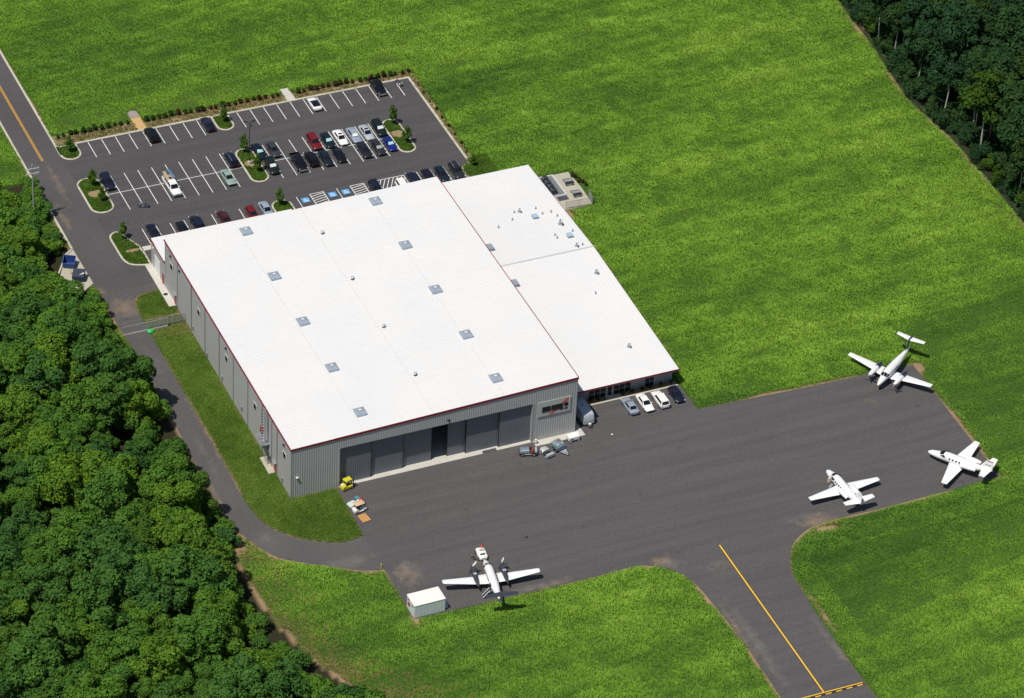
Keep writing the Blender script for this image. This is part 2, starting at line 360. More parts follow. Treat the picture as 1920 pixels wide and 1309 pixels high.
# road centre line, taxiway lines
for dx in (-.14, .14): line((-8.58+dx, 110.4), (-8.58+dx, 330), .15, ORG, road, 'centre_line')
line((63.5, -36.7), (63.4, -76.1), .5, BLACKP, apron, 'taxi_line_edge', .034)
line((63.5, -36.7), (63.4, -76.1), .27, YEL, apron, 'taxi_line', .038)
line((63.4, -77.6), (63.3, -170), .2, YEL, apron, 'taxi_line', .038)
line((57.6, -76.2), (70.5, -76.25), .2, YEL, apron, 'hold_line', .038); None
line((57.5, -76.5), (70.6, -76.5), .85, BLACKP, apron, 'hold_backing', .034)
for j, y in enumerate((-76.7,)):
    for i in range(7): line((57.8+1.9*i, y), (58.85+1.9*i, y), .2, YEL, apron, 'hold_dash', .038)
# ------------------------------------------------------------------ kerbs, islands, pavements of concrete
CONC = mat('kerb_concrete', (.50,.46,.38), .9, var=.15, vs=.8); CONC2 = mat('slab_concrete', (.52,.50,.45), .9, var=.12, vs=.6); CONC3 = mat('pad_concrete', (.42,.39,.31), .9, var=.15, vs=.8)
def offset(line_, d, closed):
    out = []; n = len(line_)
    for i in range(n):
        a = line_[i-1] if (i > 0 or closed) else line_[i]; b = line_[i]; c = line_[(i+1) % n] if (i < n-1 or closed) else line_[i]
        t1 = Vector((b[0]-a[0], b[1]-a[1])); t2 = Vector((c[0]-b[0], c[1]-b[1]))
        if t1.length < 1e-6: t1 = t2
        if t2.length < 1e-6: t2 = t1
        t1.normalize(); t2.normalize(); n1 = Vector((-t1.y, t1.x)); n2 = Vector((-t2.y, t2.x)); nn = (n1+n2)
        nn = nn.normalized() if nn.length > 1e-4 else n1
        k = d/max(.4, nn.dot(n1)); out.append((b[0]+nn.x*k, b[1]+nn.y*k))
    return out
def kerb(line_, wd=.34, closed=False, h=.15, name='kerb'):
    o = offset(line_, wd, closed); rings = []
    for a, b in zip(line_, o): rings.append([(a[0],a[1],-.03),(a[0],a[1],h-.03),(a[0]*.85+b[0]*.15,a[1]*.85+b[1]*.15,h),(b[0],b[1],h),(b[0],b[1],-.03)])
    if closed: rings.append(rings[0])
    return struct(MB().loft(rings, cap=not closed).build(name, CONC))
def capsule(x0, x1, y0, y1, r=None, n=8):
    r = r or (x1-x0)/2-.05
    return arc(x1-r, y0+r, r, -90, 0, n)+arc(x1-r, y1-r, r, 0, 90, n)+arc(x0+r, y1-r, r, 90, 180, n)+arc(x0+r, y0+r, r, 180, 270, n)
TURF = foliage('island_turf', (.020,.050,.010), (.045,.10,.018), 2.5, .1, 0); MULCH = mat('mulch', (.27,.20,.10), .95, var=.45, vs=3)
ISL = []
def island(poly, mulch=None, closed=True):
    k = kerb(poly, .36, closed); inner = offset(poly, .35, closed)
    t = struct(MB().prism(inner, -.02, .12).build('island_bed', TURF))
    if mulch:
        mb = MB(); cx, cy, rx, ry = mulch; mb.sheet([(cx+rx*(1+.25*math.sin(5*q+cx))*math.cos(q), cy+ry*(1+.2*math.sin(3*q))*math.sin(q)) for q in np.linspace(0, 2*math.pi, 18)[:-1]], .128).build('mulch_patch', MULCH, t)
    ISL.append((inner, mulch)); return t
island(capsule(-5.1,-.5,90.3,102.2, 2.2), (-2.7,96.7,1.5,1.2))
island(capsule(26.35,30.05,89.9,101.5), (28.2,96.4,1.35,1.2))
island(capsule(56.45,59.95,89.7,101.5), (58.2,96.3,1.3,1.3))
island(arc(28.05,110.2,1.78,180,360,10)+[(29.8,113.95),(26.3,113.95)])
island(arc(-2.85,110.9,2.05,180,360,10)+[(-.8,113.95),(-4.9,113.95)])
FL = [(-.2,78.1),(-1.3,80.8)]+smoothline([(-2.1,83.1),(-2.9,83.9),(-3.9,83.6),(-4.7,82.4),(-4.75,79),(-4.7,75.6),(-4.3,73.9),(-3.3,72.8),(-1.2,72.0)], 4)+[(-.05,72.0),(-.05,76.4),(-.2,76.5)]
island(FL, (-1.9,77.2,1.6,.55))
island(capsule(26.9,30.9,76.9,83.2,1.9))
IR = [(65.2,77.6),(65.2,80.6)]+arc(67.3,80.7,2.0,180,95,6)[1:]+[(67.3,83.9)]
kerb(IR, -.36); struct(MB().prism(IR+[(71.5,84.2),(71.5,77.6)], -.02, .115).build('island_bed', TURF)); ISL.append(([(65.4,77.6)]+IR[1:]+[(71.5,84.2),(71.5,77.6)], None))
kerb([(-12.05,420),(-12.05,81.3)], -.4); kerb([(-4.95,420),(-4.95,111)], .4)
kerb([(-.8,113.7),(26.3,113.7)], .42); kerb([(29.8,113.7),(67.35,113.7),(67.35,84)], .42)
struct(MB().box(0,76.35,0, 65.2,77.6,.16).build('pavement', CONC2)); struct(MB().box(27.5,64.6,0,52.8,76.3,.155).build('forecourt', CONC2))
struct(MB().prism([(-1.35,58.6),(0,58.6),(0,72.0),(-1.35,72.0)], -.05, .10).build('pavement', CONC2))
struct(MB().prism([(-1.25,7.4),(0,7.4),(0,12.1),(-1.15,12.1)], -.05, .12).build('concrete_pad', CONC3))
struct(MB().prism([(44.9,-1.5),(54.3,-1.5),(54.25,2.6),(52.95,2.6),(52.95,-.01),(44.9,-.01)], -.05, .09).build('pavement', CONC2))
struct(MB().prism([(8.7,-.14),(44.72,-.14),(44.72,0.4),(52.8,.4),(52.8,64.2),(.2,64.2),(.2,.4),(8.7,.4)], -.05, .07).build('hangar_floor', CONC2))
struct(MB().prism([(57.2,5.75),(75.6,5.75),(75.6,6.15),(57.2,6.15)], -.05, .12).build('kerb', CONC)); struct(MB().prism([(61.9,6.16),(64.9,6.16),(64.9,7.35),(61.9,7.35)], -.05, .11).build('doorstep', CONC2))
BEDS = [[(57.2,6.17),(61.85,6.17),(61.85,7.35),(57.2,7.35)],[(64.95,6.17),(75.6,6.17),(75.6,7.35),(64.95,7.35)]]
for b in BEDS: struct(MB().prism(b, -.02, .07).build('planting_bed', MULCH))
struct(MB().prism([(-12.1,81.2),(-11.95,70.0),(-14.4,68.2),(-18,72),(-14,79.8)], -.04, .06).build('dumpster_pad', CONC3))
kerb([(-12.1,81.3),(-13.7,80.1),(-18.2,72.5)], -.3)
# planting strip along the back and right of the lot, with two short paths
STRIP = [[(-4.4,114.2),(11.6,114.2),(11.6,117.2),(-4.4,117.6)],[(13.7,114.2),(42.2,114.2),(42.2,116.8),(13.7,117.1)],[(44.1,114.2),(69.3,114.2),(69.0,115.9),(44.1,116.8)],[(67.85,84.3),(68.7,84.3),(69.0,114),(67.85,114.1)]]
for b in STRIP: struct(MB().prism(b, -.02, .05).build('planting_bed', MULCH))
TANP = mat('path_tan', (.52,.33,.14), .9, var=.2); GRAV = mat('rubble_grey', (.30,.25,.23), .95, var=.4, vs=5)
struct(MB().prism([(11.7,113.9),(13.6,113.9),(13.6,118.5),(11.7,118.5)], -.02, .07).build('path', TANP)); struct(MB().prism([(11.6,118.6),(13.7,118.6),(13.5,120.6),(12.5,121),(11.7,120.4)], -.02, .08).build('gravel_patch', GRAV)); struct(MB().prism([(42.3,113.95),(44.0,113.95),(44.0,118.4),(42.3,118.4)], -.02, .08).build('path', CONC2))

# ------------------------------------------------------------------ grass (stuff): tufts set out point by point
def tuft_mesh(name, nb, h, spread, wd, m, seed, droop=.5):
    rg = random.Random(seed); vs = []; fs = []
    for i in range(nb):
        a = rg.uniform(0, 6.283); r0 = spread*.55*rg.random()**.5; x, y = r0*math.cos(a), r0*math.sin(a)
        b = a+rg.uniform(-1, 1); hh = h*rg.uniform(.55, 1.1); o = spread*rg.uniform(.25, .75); ww = wd*rg.uniform(.7, 1.2)
        px, py = -math.sin(b)*ww/2, math.cos(b)*ww/2
        k = len(vs)
        vs += [(x-px*.5,y-py*.5,0),(x+px*.5,y+py*.5,0),(x+o*.45*math.cos(b)+px,y+o*.45*math.sin(b)+py,hh*.8),(x+o*.45*math.cos(b)-px,y+o*.45*math.sin(b)-py,hh*.8),(x+o*math.cos(b),y+o*math.sin(b),hh*(1-droop*.3*rg.random()))]
        fs += [(k,k+1,k+2,k+3),(k+3,k+2,k+4)]
    me = bpy.data.meshes.new(name); me.from_pydata(vs, [], fs); me.materials.append(m); return me
def grassmat(name, stops, trans=.35):
    m, n, l, p = newmat(name)
    a = n.new('ShaderNodeAttribute'); a.attribute_type = 'INSTANCER'; a.attribute_name = 'tint'
    c = ramp(n, l, a.outputs['Fac'], stops); out = n['Material Output']
    d = n.new('ShaderNodeBsdfDiffuse'); t = n.new('ShaderNodeBsdfTranslucent'); l.new(c, d.inputs[0]); l.new(c, t.inputs[0])
    ms = n.new('ShaderNodeMixShader'); ms.inputs[0].default_value = trans; l.new(d.outputs[0], ms.inputs[1]); l.new(t.outputs[0], ms.inputs[2]); l.new(ms.outputs[0], out.inputs[0]); n.remove(p)
    return m
def scatter(name, pts, rot, scl, tint, meshes, label, cat):
    me = bpy.data.meshes.new(name); me.from_pydata(pts.tolist(), [], [])
    for nm, arr in (('rz', rot), ('sc', scl), ('tint', tint)):
        q = me.attributes.new(nm, 'FLOAT', 'POINT'); q.data.foreach_set('value', arr.astype(np.float32))
    o = bpy.data.objects.new(name, me); COL.objects.link(o); tag(o, label, cat, kind='stuff')
    ng = bpy.data.node_groups.new(name, 'GeometryNodeTree'); N, L = ng.nodes, ng.links
    ng.interface.new_socket('Geometry', in_out='INPUT', socket_type='NodeSocketGeometry'); ng.interface.new_socket('Geometry', in_out='OUTPUT', socket_type='NodeSocketGeometry')
    gi = N.new('NodeGroupInput'); go = N.new('NodeGroupOutput'); mp = N.new('GeometryNodeMeshToPoints'); L.new(gi.outputs[0], mp.inputs[0])
    def attr(nm):
        t = N.new('GeometryNodeInputNamedAttribute'); t.data_type = 'FLOAT'; t.inputs[0].default_value = nm; return t.outputs[0]
    cx = N.new('ShaderNodeCombineXYZ'); L.new(attr('rz'), cx.inputs[2]); cs = N.new('ShaderNodeCombineXYZ')
    for i in range(3): L.new(attr('sc'), cs.inputs[i])
    jn = N.new('GeometryNodeJoinGeometry'); gt = N.new('GeometryNodeGeometryToInstance')
    for mm in meshes:
        ob = bpy.data.objects.new(mm.name, mm); oi = N.new('GeometryNodeObjectInfo'); oi.inputs[0].default_value = ob; oi.inputs['As Instance'].default_value = True; L.new(oi.outputs['Geometry'], jn.inputs[0])
    ip = N.new('GeometryNodeInstanceOnPoints'); L.new(mp.outputs[0], ip.inputs['Points']); L.new(jn.outputs[0], ip.inputs['Instance'])
    ip.inputs['Pick Instance'].default_value = True
    L.new(cx.outputs[0], ip.inputs['Rotation']); L.new(cs.outputs[0], ip.inputs['Scale']); L.new(ip.outputs[0], go.inputs[0])
    md = o.modifiers.new('tufts', 'NODES'); md.node_group = ng; return o
FR = [(-10,182),(212,104),(102,-106),(-78,-36)]
def jitter(x0, x1, y0, y1, step):
    a, b = np.meshgrid(np.arange(x0, x1, step), np.arange(y0, y1, step)); a = a.ravel(); b = b.ravel()
    a = a+nrng.uniform(-.5, .5, a.shape)*step; b = b+nrng.uniform(-.5, .5, b.shape)*step
    return a, b
X, Y = jitter(-40, 212, -108, 182, .34)
keep = inpoly(X, Y, FR); X, Y = X[keep], Y[keep]
bad = inpoly(X, Y, LAWN); d = np.full(X.shape, 1e9)
FLBOX = [(-5.2,71.6),(.1,71.6),(.1,84.2),(-5.2,84.2)]
for P in PAVED: bad |= inpoly(X, Y, P); d = np.minimum(d, dist(X, Y, P, True))
for P in BUILD+STRIP+[YARD, [(-1.4,58.4),(.1,58.4),(.1,72.2),(-1.4,72.2)], [(-11.8,81.5),(-11.8,69.8),(-14.4,68),(-18.5,72),(-14,80.5)], FLBOX, [(11.5,113),(13.8,113),(13.8,121),(11.5,121)], [(42.2,113),(44.1,113),(44.1,118.5),(42.2,118.5)], [(65,77),(71.6,77),(71.6,84.4),(65,84.4)]]: bad |= inpoly(X, Y, P)
bad |= inpoly(X, Y, WOODLEFT)
bad |= inpoly(X, Y, list(WOODR)+[(154,-120),(300,-120),(300,200),(168,200)])
s = soilness(X, Y, d)
bad |= (s+.35*(nrng.random(X.shape)-.5) > .62) | (d < .22)
X, Y, d, s = X[~bad], Y[~bad], d[~bad], s[~bad]
band = vnoise(X+.25*Y, Y*3.4-.35*X, 26, 41); mid = vnoise(X+.15*Y, Y*2.0-.2*X, 6.5, 42); row = vnoise(X*.25, Y*1.0-.09*X, 1.5, 47); fine = nrng.random(X.shape)
cl = vnoise(X, Y, 2.2, 43)
streak = vnoise(X*.085+.02*Y, Y*.9-.07*X, 1.0, 91); patch = vnoise(X, Y, 34, 92)
tint = .26*band+.30*patch+.13*mid+.24*streak+.10*cl+.20*fine-.12
mown = ((X > 119) & (Y < 9+2.5*(vnoise(X, Y, 9, 95)-.5)) & (Y > -34)) | ((X > 76) & (Y < -43-3*vnoise(X, Y, 12, 96)) & (Y > -66+.25*(X-76)))
tint = np.where(mown, tint-.13, tint)
strip = np.clip(1-np.abs(Y-121.5+.02*X)/5, 0, 1)*((X > -4) & (X < 68) & (Y > 113)); tint += .16*strip
dry = np.clip(1-(dist(X, Y, WOODPATH)-1)/9, 0, 1)
tint = np.clip(tint, 0, .93)
dr = (nrng.random(X.shape) < .35*s+1.1*dry*vnoise(X, Y, 4, 71)); tint[dr] = .98
hgt = np.where(mown, .75, 1)*(.45+.55*mid+.65*cl)*(1-.45*strip)*np.clip(.45+d/2.2, .45, 1)*(1-.35*dry)
MEADOW = grassmat('meadow_leaves', [(0, (.056,.138,.030)), (.3, (.140,.292,.044)), (.6, (.258,.456,.056)), (.92, (.41,.60,.090)), (.97, (.36,.30,.12))], .32)
TM = [tuft_mesh('meadow_tuft', 9, .42, .42, .095, MEADOW, k) for k in (1, 2, 3)]
zz = .45*(vnoise(X, Y, 23, 8)-.5)+.25*(vnoise(X, Y, 7, 9)-.5); zz = -.02+np.clip((flatdist(X, Y, d)-1.5)/10, 0, 1)*zz
scatter('meadow_grass', np.stack([X, Y, zz-.03], 1), nrng.uniform(0, 6.28, X.shape), hgt*nrng.uniform(.75, 1.25, X.shape), tint, TM, 'tall bright green meadow grass around the hangar and apron', 'grass')
X, Y = jitter(-9, 10, -16, 66, .19)
ok = inpoly(X, Y, LAWN) & (dist(X, Y, LAWN, True) > .18) & ~inpoly(X, Y, [(-1.4,7.2),(.1,7.2),(.1,12.3),(-1.4,12.3)]); X, Y = X[ok], Y[ok]
t = .40*vnoise(X, Y, 6, 51)+.25*vnoise(X, Y, 1.5, 52)+.5*nrng.random(X.shape)-.05
dl = dist(X, Y, LAWN, True); t = np.where((dl < .5) & (nrng.random(X.shape) < .3), .97, np.clip(t, 0, .9)); t = np.where((nrng.random(X.shape) < .5*np.clip((vnoise(X, Y, 5, 55)-.5)*3, 0, 1)*(Y > 50)), .97, t)
LAWNM = grassmat('lawn_blades', [(0, (.030,.070,.012)), (.5, (.105,.190,.026)), (.9, (.21,.31,.055)), (.96, (.30,.24,.10))], .25)
scatter('mown_lawn', np.stack([X, Y, np.full(X.shape, -.03)], 1), nrng.uniform(0, 6.28, X.shape), nrng.uniform(.7, 1.2, X.shape), t, [tuft_mesh('lawn_tuft', 7, .17, .26, .07, LAWNM, k) for k in (5, 6)], 'short dark green mown lawn along the hangar side wall', 'grass')
px, py, pt = [], [], []
for inner, mul in ISL:
    a = np.array(inner); X, Y = jitter(a[:,0].min(), a[:,0].max(), a[:,1].min(), a[:,1].max(), .24)
    ok = inpoly(X, Y, inner)
    if mul: ok &= np.hypot((X-mul[0])/mul[2], (Y-mul[1])/mul[3]) > .95
    px.append(X[ok]); py.append(Y[ok])
X = np.concatenate(px); Y = np.concatenate(py)
scatter('island_grass', np.stack([X, Y, np.full(X.shape, .12)], 1), nrng.uniform(0, 6.28, X.shape), nrng.uniform(.8, 1.4, X.shape), np.clip(.3*vnoise(X, Y, 1.2, 61)+.45*nrng.random(X.shape), 0, .9), [tuft_mesh('island_tuft', 7, .2, .28, .08, LAWNM, 9)], 'short green grass on the kerbed parking islands', 'grass')
# ------------------------------------------------------------------ hangar
WALLM = mat('wall_panel_grey', (.43,.435,.43), .55, .15, var=.06, vs=.35); REDM = mat('trim_red', (.20,.010,.020), .5, var=.1); DOORM = mat('door_panel_slate', (.15,.162,.185), .55, .1, var=.07, vs=.3)
def roofmat():
    m, n, l, p = newmat('roof_white'); v = worldpos(n, l)
    f = noise(n, l, .08, 5, v); f2 = noise(n, l, 1.2, 5, worldpos(n, l, (.3, 2, 1)))
    c = ramp(n, l, f, [(.3, (.68,.685,.69)), (.7, (.725,.715,.695))]); c = mix(n, l, math_(n, l, 'MULTIPLY', mrange(n, l, f2, .48, .75), .22), c, (.58,.58,.58))
    l.new(c, p.inputs['Base Color']); p.inputs['Roughness'].default_value = .45; p.inputs['Specular IOR Level'].default_value = .35; return m
ROOFM = roofmat(); STEEL = mat('galvanised_steel', (.42,.44,.46), .4, .6, var=.12); DKSTEEL = mat('dark_steel', (.045,.048,.055), .5, .3); GLASS = mat('dark_glass', (.010,.012,.018), .12, 0, var=.3, spec=.28)
GREYM = mat('light_grey_paint', (.36,.40,.42), .5, .1); WHITEM = mat('white_paint', (.76,.76,.74), .4, var=.05); REDDOOR = mat('red_door', (.32,.035,.025), .5)
def zt(x): return 10.5+1.42*x/52.9
def ribwall(p0, p1, z0, z1, pitch=.42, depth=.035):
    p0 = Vector(p0); p1 = Vector(p1); L = (p1-p0).length; d = (p1-p0)/L; nrm = Vector((d.y, -d.x)); prof = []
    k = max(1, round(L/pitch)); s = L/k
    for i in range(k): prof += [(i*s, 0), (i*s+s*.55, 0), (i*s+s*.65, depth), (i*s+s*.9, depth)]
    prof.append((L, 0)); mb = MB(); vs = []
    for t, o in prof:
        q = p0+d*t+nrm*o; vs.append((q.x, q.y, z0)); vs.append((q.x, q.y, z1(q.x) if callable(z1) else z1))
    return mb.add(vs, [(2*i, 2*i+2, 2*i+3, 2*i+1) for i in range(len(prof)-1)])
hangar = thing('hangar', 'large hangar with white metal roof and grey ribbed walls', 'hangar', (0,0,0))
ribwall((0,64.5), (0,0), 0, 10.5).build('side_wall', WALLM, hangar)
fl = ribwall((0,0), (8.72,0), 0, zt).build('front_wall', WALLM, hangar); ribwall((44.72,0), (52.9,0), 0, zt).build('front_wall', WALLM, hangar)
ribwall((8.72,0), (44.72,0), 8.4, zt).build('door_header', WALLM, hangar)
ribwall((52.9,0), (52.9,64.5), 0, zt(52.9)).build('side_wall', WALLM, hangar); ribwall((52.9,64.5), (0,64.5), 0, zt).build('back_wall', WALLM, hangar)
CORN = mat('corner_trim', (.36,.36,.35), .5, .1)
for x, y in ((0,0), (52.9,0), (0,64.5)):
    sx = -1 if x == 0 else 1; sy = -1 if y == 0 else 1
    MB().box(min(x+sx*.05,x-sx*.15), min(y+sy*.05,y-sy*.15), .02, max(x+sx*.05,x-sx*.15), max(y+sy*.05,y-sy*.15), zt(x)).build('corner_trim', CORN, hangar)
MB().box(8.66,-.06,.02, 8.86,1.75,8.4).box(44.56,-.06,.02, 44.78,1.75,8.4).box(8.87,0.02,8.3,44.55,1.75,8.4).build('door_frame', CORN, hangar)
# roof sheet with standing seams running across the building
def seamroof(name, y0, y1, x0, x1, zf, parent, pitch=.80, axis='x', h=.05):
    mb = MB(); L = (y1-y0); k = round(L/pitch); s = L/k; pr = []
    for i in range(k): pr += [(y0+i*s, 0), (y0+i*s+.03, h), (y0+i*s+.07, h), (y0+i*s+.10, 0)]
    pr.append((y1, 0)); vs = []
    xs = x0 if hasattr(x0, '__len__') else [x0, x1]
    for a, o in pr:
        for b in xs: vs.append((b, a, zf(b, a)+o) if axis == 'x' else (a, b, zf(a, b)+o))
    m = len(xs); mb.add(vs, [(i*m+j, i*m+j+1, (i+1)*m+j+1, (i+1)*m+j) for i in range(len(pr)-1) for j in range(m-1)])
    return mb.build(name, ROOFM, parent)
roof = seamroof('roof', -.12, 64.6, -.15, 53.0, lambda x, y: zt(x)+.12, hangar)
MB().add([(-.18,-.15,10.27),(53.03,-.15,zt(53)-.2),(53.03,-.15,zt(53)+.2),(-.18,-.15,10.66),(-.18,-.05,10.27),(53.03,-.05,zt(53)-.2),(53.03,-.05,zt(53)+.2),(-.18,-.05,10.66)], [(0,1,2,3),(7,6,5,4),(3,2,6,7),(0,4,5,1),(0,3,7,4),(1,5,6,2)]).build('front_fascia', REDM, hangar)
MB().box(-.24,-.04,10.42,-.06,64.6,10.66).build('gutter', REDM, hangar)
MB().box(52.96,-.04,zt(53)-.1,53.08,64.6,zt(53)+.19).build('side_fascia', REDM, hangar)
for x in (13.1, 26.0, 39.0): MB().box(x-.04,-.1,zt(x)+.10,x+.04,64.55,zt(x)+.18).build('roof_lap', mat('roof_lap', (.60,.59,.57), .6), roof)
for y in (57.6,50.2,43,35.6,28.3,21.0,13.8,9.2,6.6): MB().box(-.15,y-.06,.1,-.045,y+.06,10.3).build('downspout', STEEL, hangar)
WFR = mat('window_frame_white', (.62,.62,.60), .5)
for y in (3.0,17.4,31.8,46.3,60.9):
    f = MB().box(-.10,y-.75,6.35,-.04,y+.75,7.75).build('window', WFR, hangar); MB().box(-.13,y-.55,6.5,-.102,y+.55,7.6).build('pane', GLASS, f)
for y in (3.2,32.0,61.2,56.4): MB().box(-.3,y-.15,9.05,-.04,y+.15,9.4).build('wall_lamp', DKSTEEL, hangar)
for y in (59.0,7.5):
    d = MB().box(-.09,y-.5,.1,-.04,y+.5,2.25).build('side_door', REDDOOR, hangar); MB().box(-.45,y-.7,2.35,-.04,y+.7,2.42).build('canopy', STEEL, d)
for y, z in ((49.2,1.6),(34.0,1.3),(24.0,1.9),(3.9,1.2),(41.8,1.0)): MB().box(-.22,y-.2,z-.5,-.045,y+.2,z+.35).build('meter_box', STEEL, hangar)
# sliding doors, three tracks deep each side
for x0, x1, y in ((8.75,14.8,.60),(14.6,20.85,.97),(20.6,26.3,1.34),(29.25,35.2,1.34),(32.6,38.75,.97),(38.6,44.6,.60)):
    d = ribwall((x0,y), (x1,y), .1, 8.38, .4, .03).build('sliding_door', DOORM, hangar)
    MB().box(x0,y+.01,.1,x1,y+.3,8.36).build('door_core', DOORM, d); MB().box(x0-.012,y-.04,.1,x0+.06,y+.31,8.36).build('door_edge', DKSTEEL, d); MB().box(x1-.06,y-.04,.1,x1+.012,y+.31,8.36).build('door_edge', DKSTEEL, d)
MB().box(-.22,-.22,0,.22,.02,.3).build('header_lamp', DKSTEEL, hangar, loc=(28.75,0,9.05)); MB().box(-.2,-.3,0,.2,.02,.18).build('wall_light', WHITEM, hangar, loc=(1.05,-.04,4.2))
# sign: pale panel, dark lettering blocks, red swoosh
sg = MB().box(45.45,-.19,5.32,51.68,-.13,8.45).build('sign_panel', mat('sign_panel', (.46,.47,.42), .5, var=.05), hangar)
MB().box(45.43,-.20,8.452,51.70,-.12,8.47).build('sign_frame', mat('sign_frame', (.55,.56,.54), .5), sg)
INK = mat('sign_black', (.012,.010,.018), .5)
for a, b in ((46.3,46.82),(46.85,47.36),(47.39,47.88),(48.06,48.58),(48.61,49.12),(49.15,49.66),(49.69,50.22),(50.47,50.82),(50.85,51.18)):
    MB().box(a,-.27,6.2 if a < 50.4 else 6.55,b,-.192,7.3).build('sign_letter', INK, sg)
for a, b in ((49.75,50.3),(50.5,51.15)): MB().box(a,-.25,5.92,b,-.192,6.18).build('sign_small_print', INK, sg)
sw = [(47.8,5.5,.22),(48.4,5.75,.26),(49.2,6.3,.22),(50.0,7.1,.26),(50.6,7.7,.3),(51.15,8.1,.26)]
mb = MB(); vs = []
for x, z, h in sw: vs += [(x,-.215,z-h),(x,-.215,z+h)]
mb.add(vs, [(2*i,2*i+2,2*i+3,2*i+1) for i in range(5)]); mb.add([(51.15,-.214,8.36),(51.25,-.214,7.75),(50.2,-.214,7.0),(50.55,-.214,7.5),(50.95,-.214,7.95)], [(0,1,3,4),(1,2,3)])
mb.build('sign_swoosh', mat('sign_red', (.66,.10,.06), .5), sg)
# caged ladder and small landing on the long wall
lad = thing('caged_ladder', 'galvanised caged ladder with landing on the long side wall', 'ladder', (0,10.9,0))
mb = MB()
for y in (-.25,.25): mb.box(-.62,y-.03,.3,-.56,y+.03,12.0)
for k in range(36): mb.box(-.61,-.25,.5+.31*k,-.57,.25,.53+.31*k)
mb.build('rails_and_rungs', STEEL, lad)
for k in range(11):
    z = 4.9+.62*k; MB().tube([(-.6+.0,.36,z)]+[(-.6-.72*math.sin(t), .38*math.cos(t), z) for t in np.linspace(.1,3.04,8)]+[(-.6,-.36,z)], .025, 4).build('cage_hoop', STEEL, lad)
mb = MB()
for t in np.linspace(.4,2.7,5): mb.box(-.6-.72*math.sin(t)-.02,.38*math.cos(t)-.02,4.9,-.6-.72*math.sin(t)+.02,.38*math.cos(t)+.02,11.5)
mb.build('cage_bars', STEEL, lad)
mb = MB().box(-1.5,-.6,3.95,-.05,3.0,4.05)
for y in (-.6,1.2,3.0): mb.box(-1.5,y-.03,4.05,-1.44,y+.03,5.1)
mb.box(-1.5,-.6,5.04,-1.45,3.0,5.1).box(-1.5,-.6,4.5,-1.46,3.0,4.56); mb.build('landing', STEEL, lad)
for y in (-.5,2.9): MB().bar((-1.4,y,4.0),(-.05,y,2.2),.08).build('landing_brace', STEEL, lad)
MB().box(-.5,2.4,4.4,-.05,2.9,5.6).build('alarm_box', REDDOOR, lad)
hr = thing('hose_reel', 'grey coiled hose reel at the foot of the caged ladder', 'hose reel', (-.35,9.9,0)); mb = MB()
for k in range(3): mb.tube([(-.05-.07*k, .5*math.cos(t), 1.9+.5*math.sin(t)) for t in np.linspace(0,6.3,15)], .05, 5)
mb.build('coil', DKSTEEL, hr); MB().box(-.25,-.08,.12,.28,.08,1.9).build('stand', STEEL, hr)
# ------------------------------------------------------------------ roof units
VB = mat('rooflight_frame', (.33,.38,.44), .45, .2); VG = mat('rooflight_dome', (.36,.48,.60), .25, 0, spec=.6)
def skylight(x, y, i, lab):
    t = thing('roof_ventilator', lab, 'roof vent', (x,y,zt(x)+.12), 0, 'large roof ventilators on the hangar')
    MB().box(-.85,-.85,-.03,.85,.85,.32).build('curb', VB, t)
    r0 = [(-1.0,-1.0,.36),(1.0,-1.0,.36),(1.0,1.0,.36),(-1.0,1.0,.36)]; r1 = [(-1.0,-1.0,.44),(1.0,-1.0,.44),(1.0,1.0,.44),(-1.0,1.0,.44)]; r2 = [(-.62,-.5,.72),(.62,-.5,.72),(.62,.5,.72),(-.62,.5,.72)]
    MB().loft([r0, r1, r2]).build('hood', VB, t); MB().box(-.2,-.16,.722,.2,.16,.80).build('cap', WHITEM, t)
    MB().box(-.9,-1.03,.1,.9,-.99,.37).build('louvre', VG, t)
ordn = ('nearest the sliding doors','second from the doors','third from the doors','fourth from the doors','nearest the car park')
for j, (x, nm) in enumerate(((14.3,'left'),(39.45,'right'))):
    for i, y in enumerate((4.85,18.15,32.3,46.65,61.25)): skylight(x, y, i, 'blue-grey roof ventilator in the %s row of the big roof, %s' % (nm, ordn[i]))
def pipe(x, y, z, h, r, lab, grp, cap=True):
    t = thing('vent_pipe', lab, 'vent pipe', (x,y,z), 0, grp)
    MB().tube([(0,0,-.05),(0,0,h)], r, 8).build('pipe', STEEL, t); MB().tube([(0,0,-.02),(0,0,.10)], [r*2.2,r*1.4], 8).build('flashing', DKSTEEL, t)
    if cap: MB().tube([(0,0,h-.02),(0,0,h+.12)], [r*1.9,r*.6], 8).build('cap', STEEL, t)
for i, (x, y) in enumerate(((26.5,11.0),(26.5,25.7),(26.5,40.8),(26.5,55.7))): pipe(x+.5, y, zt(26.5)+.12, .55, .16, 'small twin vent pipe on the middle line of the big roof, %s' % ordn[i].replace('nearest the car park','nearest the car park'), 'vent pipes along the big roof')
